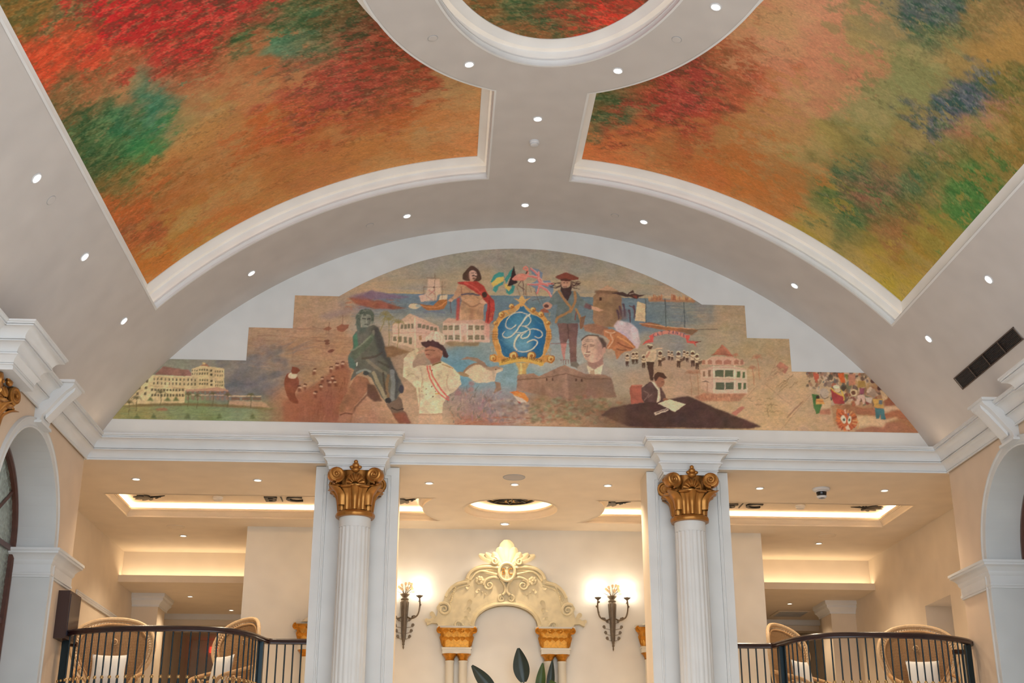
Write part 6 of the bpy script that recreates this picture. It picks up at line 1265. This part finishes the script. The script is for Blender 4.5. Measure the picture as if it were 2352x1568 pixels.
# --- signing figure at the dark table
P(zL([(1180, 600), (1300, 520), (1470, 488), (1850, 438), (2085, 404), (2190, 448), (2352, 520)])+zD([(500, 1190), (1062, 1412), (1040, 1425), (860, 1460)])+zL([(1620, 727), (1450, 715)]), (74, 53, 47), .96, 1, False, 157)
P(zL([(1100, 700), (1180, 600), (1330, 510), (1480, 490), (1420, 600), (1440, 715)]), (104, 82, 66), .6, 8)
P(zG([(755, 1080), (790, 1022), (960, 1018), (985, 1310), (780, 1338)]), (152, 88, 72), 1, 0, False, 163); Ln(zG([(800, 1030), (950, 1026)]), 2, (190, 128, 104), .8)
P(zG([(955, 1070), (1070, 980), (1130, 962), (1220, 1080), (1270, 1060), (1335, 1180), (1352, 1255), (1250, 1305), (1000, 1312), (955, 1250)]), (92, 68, 62), 1, 0, False, 167); P(zG([(1105, 965), (1150, 980), (1235, 1095), (1245, 1300), (1200, 1315), (1222, 1115)]), (208, 184, 154)); P(zG([(1228, 1080), (1250, 1075), (1262, 1270), (1245, 1290)]), (190, 166, 140)); Ln(zG([(990, 1120), (1060, 1180), (1000, 1270)]), 2, (130, 104, 94), .8); Ln(zG([(1060, 1230), (1120, 1170)]), 2, (130, 104, 94), .7)
P(zG([(1160, 900), (1290, 870), (1330, 960), (1310, 1040), (1250, 1065), (1190, 1010)]), (146, 100, 76), 1, 0, True); P(zG([(1148, 910), (1165, 850), (1220, 812), (1310, 830), (1372, 905), (1340, 930), (1240, 885), (1190, 960), (1165, 960)]), (78, 54, 44)); Ln(zG([(1280, 970), (1310, 972)]), 1.6, (80, 52, 42)); El(one(zG, 1340, 1265), 6, 4, (140, 94, 72))
P(zG([(1218, 1332), (1400, 1258), (1672, 1336), (1500, 1468)]), (208, 184, 148)); P(zG([(1150, 1478), (1370, 1405), (1398, 1442), (1180, 1522)]), (192, 168, 144)); 
for k in range(3): Ln(zG([(1195+65*k, 1482-22*k), (1240+65*k, 1467-22*k)]), 2.2, (92, 72, 64), .9, False)
# --- domed villa
P(zD([(90, 352), (280, 270), (600, 282), (785, 362), (785, 402), (700, 425), (280, 412), (90, 412)]), (194, 154, 128)); P(zD([(250, 252), (310, 190), (420, 82), (520, 170), (615, 285), (420, 255)]), (168, 106, 82), 1, 0, False, 173); Ln(zD([(250, 250), (420, 232), (600, 262)]), 1.6, (130, 76, 60), .9)
for x0, x1 in ((90, 140), (178, 252), (310, 418), (448, 562), (608, 692), (715, 770)): P(zD([(x0, 402), (x0, 345), ((x0+x1)/2, 318), (x1, 345), (x1, 402)]), (162, 112, 90))
P(zD([(60, 492), (280, 432), (620, 432), (822, 482), (835, 885), (280, 885), (70, 660)]), (202, 170, 144)); P(zD([(60, 492), (280, 432), (285, 880), (70, 800)]), (190, 154, 130), .8)
for q in ([(280, 430), (285, 880)], [(620, 430), (628, 880)]): Ln(zD(q), 3, (214, 184, 158), .9, False)
for q in ([(60, 490), (280, 455), (620, 455), (820, 490)], [(100, 640), (280, 640), (620, 645), (820, 660)]): Ln(zD(q), 2, (176, 138, 116), .8, False)
for a, b, c, d in ((300, 500, 440, 605), (458, 500, 598, 605), (312, 700, 452, 812), (470, 700, 610, 812)):
    Rc(zD, a, b, c, d, (84, 88, 68))
    for k in range(1, 4): Ln(zD([(a, b+26*k), (c, b+26*k)]), .8, (132, 118, 92), .8, False)
for a, b, c, d in ((660, 515, 715, 618), (752, 528, 796, 625), (676, 705, 730, 812), (765, 708, 808, 812)): Rc(zD, a, b, c, d, (86, 96, 66))
for a, b, c, d in ((105, 515, 136, 606), (184, 500, 232, 602)): Rc(zD, a, b, c, d, (128, 96, 76))
P(zD([(75, 690), (150, 668), (218, 695)]), (112, 88, 76)); Ln(zD([(172, 700), (180, 870)]), 2.6, (165, 124, 100)); P(zD([(-40, 940), (120, 865), (320, 880), (830, 880), (740, 960), (700, 1010), (60, 1000)]), (170, 118, 92), .9, 1, False, 179)
strokes(60, 1605, 1700, 908, 920, [(142,86,64),(196,148,118),(160,104,80)], 8, 2, 1.5, .6)
for (x, y), b, f in (((990, 300), (1025, 655), 15), ((908, 470), (938, 745), 12), ((640, 260), (640, 300), 9)): palm_tree(one(zD, x, y), one(zD, *b), f, (166, 112, 86), 1.4)
for (x, y), b, f in (((1745, 835), (1770, 1210), 15), ((1860, 830), (1880, 1180), 13)): palm_tree(one(zG, x, y), one(zG, *b), f, (158, 112, 86), 1.3)
# --- letters and envelope
P(zD([(540, 1240), (980, 760), (1160, 740), (1420, 300), (1540, 400), (1560, 540), (1870, 880), (1380, 1480), (1100, 1440), (640, 1240)]), (188, 156, 120), .35, 2)
for q in ([(1380, 1475), (1870, 890)], [(985, 765), (800, 960)], [(1150, 750), (1400, 960), (1560, 1080)], [(1330, 300), (1160, 680)]): Ln(zD(q), 1.2, (150, 112, 86), .7, False)
P(zD([(1300, 432), (1370, 358), (1512, 450), (1452, 555)]), (164, 110, 90), .95, 0, False, 181); P(zD([(560, 1205), (740, 1085), (792, 1112), (645, 1242)]), (176, 112, 92), .9)
for k in range(7): c = one(zD, 1160+40*k, 660-28*k+rr.uniform(-15, 15)); El(c, 5, 4, (158, 122, 94), .5); El(c, 3.8, 2.8, (186, 154, 118), .6)
for k in range(5): Ln(zD([(1250+rr.uniform(-20, 20), 590-30*k), (1330, 540-25*k), (1420, 580-20*k)]), 1., (128, 92, 72), .7)
def scrawl(z, x, y, n, step, sl, col=(132, 98, 72)):
    q = [(x+step*i, y+sl*step*i+rr.uniform(-14, 14)) for i in range(n)]; Ln(z(q), 1.1, col, .85)
for x, y, n in ((830, 960, 5), (990, 980, 5), (860, 1000, 4), (1150, 965, 6), (960, 1065, 7), (1130, 1070, 12), (1110, 1125, 5), (1110, 1175, 15)): scrawl(zD, x, y, n, 18, .0)
Ln(zD([(1160, 1130), (1165, 1200), (1180, 1255)]), 1.1, (132, 98, 72), .85); Ln(zD([(1220, 1030), (1220, 1140)]), 1.1, (132, 98, 72), .85)
for x, y in ((1310, 780), (1370, 770), (1440, 690), (1520, 790), (1350, 850)): scrawl(zD, x, y, 9, 18, -.8)
for k in range(12): Ln(zD([(1490+21*k, 1265-21*k), (1510+21*k, 1235-21*k)]), 3.2, (146, 112, 88), .8, False)
# --- street parade on the far right
for q, c in (([(560, 700), (900, 690), (1340, 830), (1340, 895), (1000, 880), (560, 770)], (146, 98, 70)), ([(1500, 640), (1600, 525), (1770, 705), (1500, 725)], (132, 78, 58)), ([(1480, 880), (1720, 785), (1860, 815), (1950, 950), (1530, 965)], (146, 92, 66)), ([(980, 1160), (1250, 1085), (1490, 1105), (1520, 1020), (1780, 1005), (2140, 1200), (980, 1190)], (146, 98, 76)), ([(1000, 760), (1340, 760), (1350, 860), (1000, 870)], (150, 98, 74)), ([(540, 700), (640, 720), (660, 1000), (600, 1100)], (158, 122, 90)), ([(330, 800), (520, 760), (540, 870), (340, 870)], (158, 104, 82))): P(zE(q), c, .85, 1, False, 191)
for q in ([(400, 560), (540, 600), (525, 760), (360, 765)], [(980, 900), (1340, 905), (1500, 965), (1720, 925), (1760, 950), (1520, 1030), (1480, 1100), (1250, 1080), (1030, 1110)], [(1490, 735), (1780, 715), (1860, 800), (1700, 785), (1480, 860)]): P(zE(q), (192, 164, 130), .8, 2)
PC = [(150,110,88),(120,92,70),(158,128,104),(150,86,64),(118,66,58),(104,100,78),(78,64,54),(182,158,134),(166,128,86),(108,88,82),(172,148,126),(96,98,92),(132,108,92),(92,74,64)]
for _ in range(330):
    x, y = rr.uniform(95, 1420), rr.uniform(118, 690)
    if x > 1180+(y-118)*.75 or (x < 540 and y > 130+x*.4+ (200 if x < 330 else 40)) : continue
    El(one(zE, x, y), rr.uniform(1.5, 5.5), rr.uniform(2, 7), rr.choice(PC), .8, 0, rr.uniform(-.8, .8))
P(zE([(660, 130), (770, 130), (800, 300), (720, 300), (690, 240)]), (196, 96, 54), .95, 0, False, 193); P(zE([(220, 130), (310, 130), (320, 220), (270, 290), (235, 240)]), (178, 84, 62), .9); P(zE([(780, 150), (840, 150), (835, 280)]), (112, 112, 62)); P(zE([(850, 150), (980, 140), (970, 340), (860, 360)]), (172, 116, 92), .9)
El(one(zE, 415, 495), 11, 11.5, (168, 148, 130)); Ln(zE([(340, 520), (420, 595), (500, 560)]), 1.6, (112, 88, 74)); P(zE([(540, 420), (620, 480), (760, 545), (785, 680), (600, 690), (545, 540)]), (148, 64, 62), 1, 0, False, 197); Ln(zE([(540, 400), (640, 490), (760, 540)]), 2.6, (206, 156, 74)); Ln(zE([(720, 430), (760, 520), (775, 610)]), 2.6, (196, 158, 70)); El(one(zE, 660, 420), 6, 8, (190, 166, 134)); El(one(zE, 640, 370), 8, 4, (212, 190, 160), .8)
P(zE([(190, 500), (320, 520), (370, 700), (335, 850), (270, 865), (225, 740)]), (72, 104, 58), .95, 0, False, 199); P(zE([(265, 590), (390, 600), (425, 692), (268, 690)]), (200, 144, 82)); Ln(zE([(270, 630), (400, 640)]), 1.8, (160, 86, 56)); El(one(zE, 300, 560), 4.5, 4, (66, 48, 40))
El(one(zE, 950, 480), 8, 8, (196, 170, 132)); El(one(zE, 945, 485), 5, 5, (104, 70, 56)); P(zE([(1020, 260), (1150, 270), (1165, 380), (1010, 390)]), (148, 116, 66), .95, 0, False, 211); P(zE([(1050, 400), (1150, 400), (1130, 510), (1050, 510)]), (138, 74, 88), .9); P(zE([(1020, 520), (1150, 520), (1140, 690), (1110, 690), (1080, 580), (1030, 700), (990, 700)]), (188, 156, 136))
P(zE([(1180, 460), (1270, 368), (1395, 525), (1300, 575), (1210, 510)]), (152, 124, 104), 1, 0, False, 223); El(one(zE, 1230, 430), 4, 9, (190, 162, 138), 1, 0, .6); P(zE([(1150, 560), (1290, 570), (1260, 680), (1180, 640)]), (178, 158, 140)); El(one(zE, 1410, 400), 5, 6, (84, 54, 46)); El(one(zE, 1290, 270), 6, 6, (86, 58, 52)); P(zE([(1420, 440), (1560, 470), (1550, 590), (1470, 640)]), (182, 150, 114))
P(zE([(1290, 590), (1470, 598), (1485, 762), (1320, 745)]), (174, 134, 74), 1, 0, False, 227); P(zE([(1400, 610), (1470, 620), (1460, 700), (1400, 690)]), (88, 96, 106), .9); P(zE([(1330, 755), (1490, 778), (1525, 965), (1440, 960), (1430, 850), (1410, 955), (1350, 955)]), (72, 106, 106), 1, 0, False, 229)
El(one(zE, 815, 975), 24, 24, (160, 96, 66), .95, 1); P(zE([(630, 800), (720, 780), (815, 850), (920, 870), (990, 900), (1015, 1010), (960, 1110), (870, 1165), (750, 1140), (660, 1020)]), (166, 92, 60), 1, 0, True, 233)
for k in range(18): t = 2*math.pi*k/18; c = one(zE, 820, 985); Ln([(c[0]+15*math.cos(t), c[1]+16*math.sin(t)), (c[0]+24*math.cos(t), c[1]+24*math.sin(t))], 2.4, rr.choice([(196,118,66),(140,66,48),(188,150,104),(112,58,46)]), .8, False)
El(one(zE, 765, 965), 5.5, 10, (200, 182, 160), 1, 0, -.25); El(one(zE, 870, 975), 4.6, 9.5, (194, 180, 158), 1, 0, .15); El(one(zE, 770, 970), 2.4, 3.6, (84, 88, 76)); El(one(zE, 868, 970), 2.2, 3.6, (84, 92, 70)); Ln(zE([(815, 880), (822, 1000), (830, 1080)]), 3, (176, 84, 58), .9); P(zE([(800, 1100), (845, 1060), (880, 1150), (820, 1155)]), (198, 176, 152)); P(zE([(770, 800), (800, 775), (825, 850), (790, 870)]), (190, 148, 126)); P(zE([(830, 860), (875, 850), (850, 920)]), (112, 98, 110)); Ln(zE([(1000, 960), (1030, 1040), (1020, 1120)]), 3, (184, 140, 92), .7)
# edge line of the canvas
CAN *= (1+.085*vnoise(gx, gy*1.7, 6, 77, 3, .7)+.05*vnoise(gx*.6, gy, 22, 78, 3))[..., None]
CAN += np.stack([5*vnoise(gx, gy, 26, 81, 3), 2*vnoise(gx, gy, 26, 82, 3), 5*vnoise(gx, gy, 26, 83, 3)], -1)

# canvas -> wall: a fine sheet whose vertices carry the pigment
MURAL_ALB = 1.7
def mural():
    zb = 5.045; am = (2.53, 6.865); ap = 7.655
    k = (am[0]**2+(ap-am[1])**2)/(2*(ap-am[1])); cz = ap-k
    def top(x, e): 
        a = abs(x)+e
        if a <= 2.53: return cz+math.sqrt(k*k-x*x)
        if a <= 3.135: return 6.865
        if a <= 3.73: return 6.378
        zv = ZC+math.sqrt(max(0, (R-.002)**2-x*x))
        return min(5.897, zv)
    xe = math.sqrt((R-.002)**2-(zb-ZC)**2)
    brk = [-xe, -3.73, -3.135, -2.53, 2.53, 3.135, 3.73, xe]; V = []; Fc = []; st = .0095
    for a, b in zip(brk[:-1], brk[1:]):
        nx = max(4, int((b-a)/st)); xs = np.linspace(a, b, nx+1); e = -1e-6 if abs((a+b)/2) > 2 else 0
        mid = abs((a+b)/2); sgn = 1
        T = np.array([top(x, (1e-6 if abs(x) < mid else -1e-6)) for x in xs]); nz = max(6, int((T.max()-zb)/st)); t = np.linspace(0, 1, nz+1)
        Zg = zb+t[None, :]*(np.maximum(T, zb+.0005)-zb)[:, None]; Xg = np.repeat(xs[:, None], nz+1, 1); o = sum(len(v) for v in V)
        V.append(np.stack([Xg, np.full_like(Xg, D-.006), Zg], -1).reshape(-1, 3)); idx = o+np.arange((nx+1)*(nz+1)).reshape(nx+1, nz+1)
        Fc.append(np.stack([idx[:-1, :-1], idx[1:, :-1], idx[1:, 1:], idx[:-1, 1:]], -1).reshape(-1, 4))
    V = np.concatenate(V); Fc = np.concatenate(Fc); u, v = np_px(V); u, v = u+1.5*vnoise(u, v, 8, 91, 3, .6), v+1.3*vnoise(u, v, 8, 95, 3, .6); u = np.clip(u-CU0-.5, 0, CW-1.01); v = np.clip(v-CV0-.5, 0, CH-1.01)
    x0, y0 = u.astype(int), v.astype(int); tx, ty = (u-x0)[:, None], (v-y0)[:, None]; c = s2l(np.clip(CAN, 4, 250))
    col = c[y0, x0]*(1-tx)*(1-ty)+c[y0, x0+1]*tx*(1-ty)+c[y0+1, x0]*(1-tx)*ty+c[y0+1, x0+1]*tx*ty; col = np.clip(col*MURAL_ALB, .004, .9)
    me = fast_mesh('wall_painting', V, Fc, col, 'mural_paint')
    tag(link('wall_painting', me), 'large stepped history mural with ships, figures and a blue monogram crest on the end wall', 'mural')
mural()
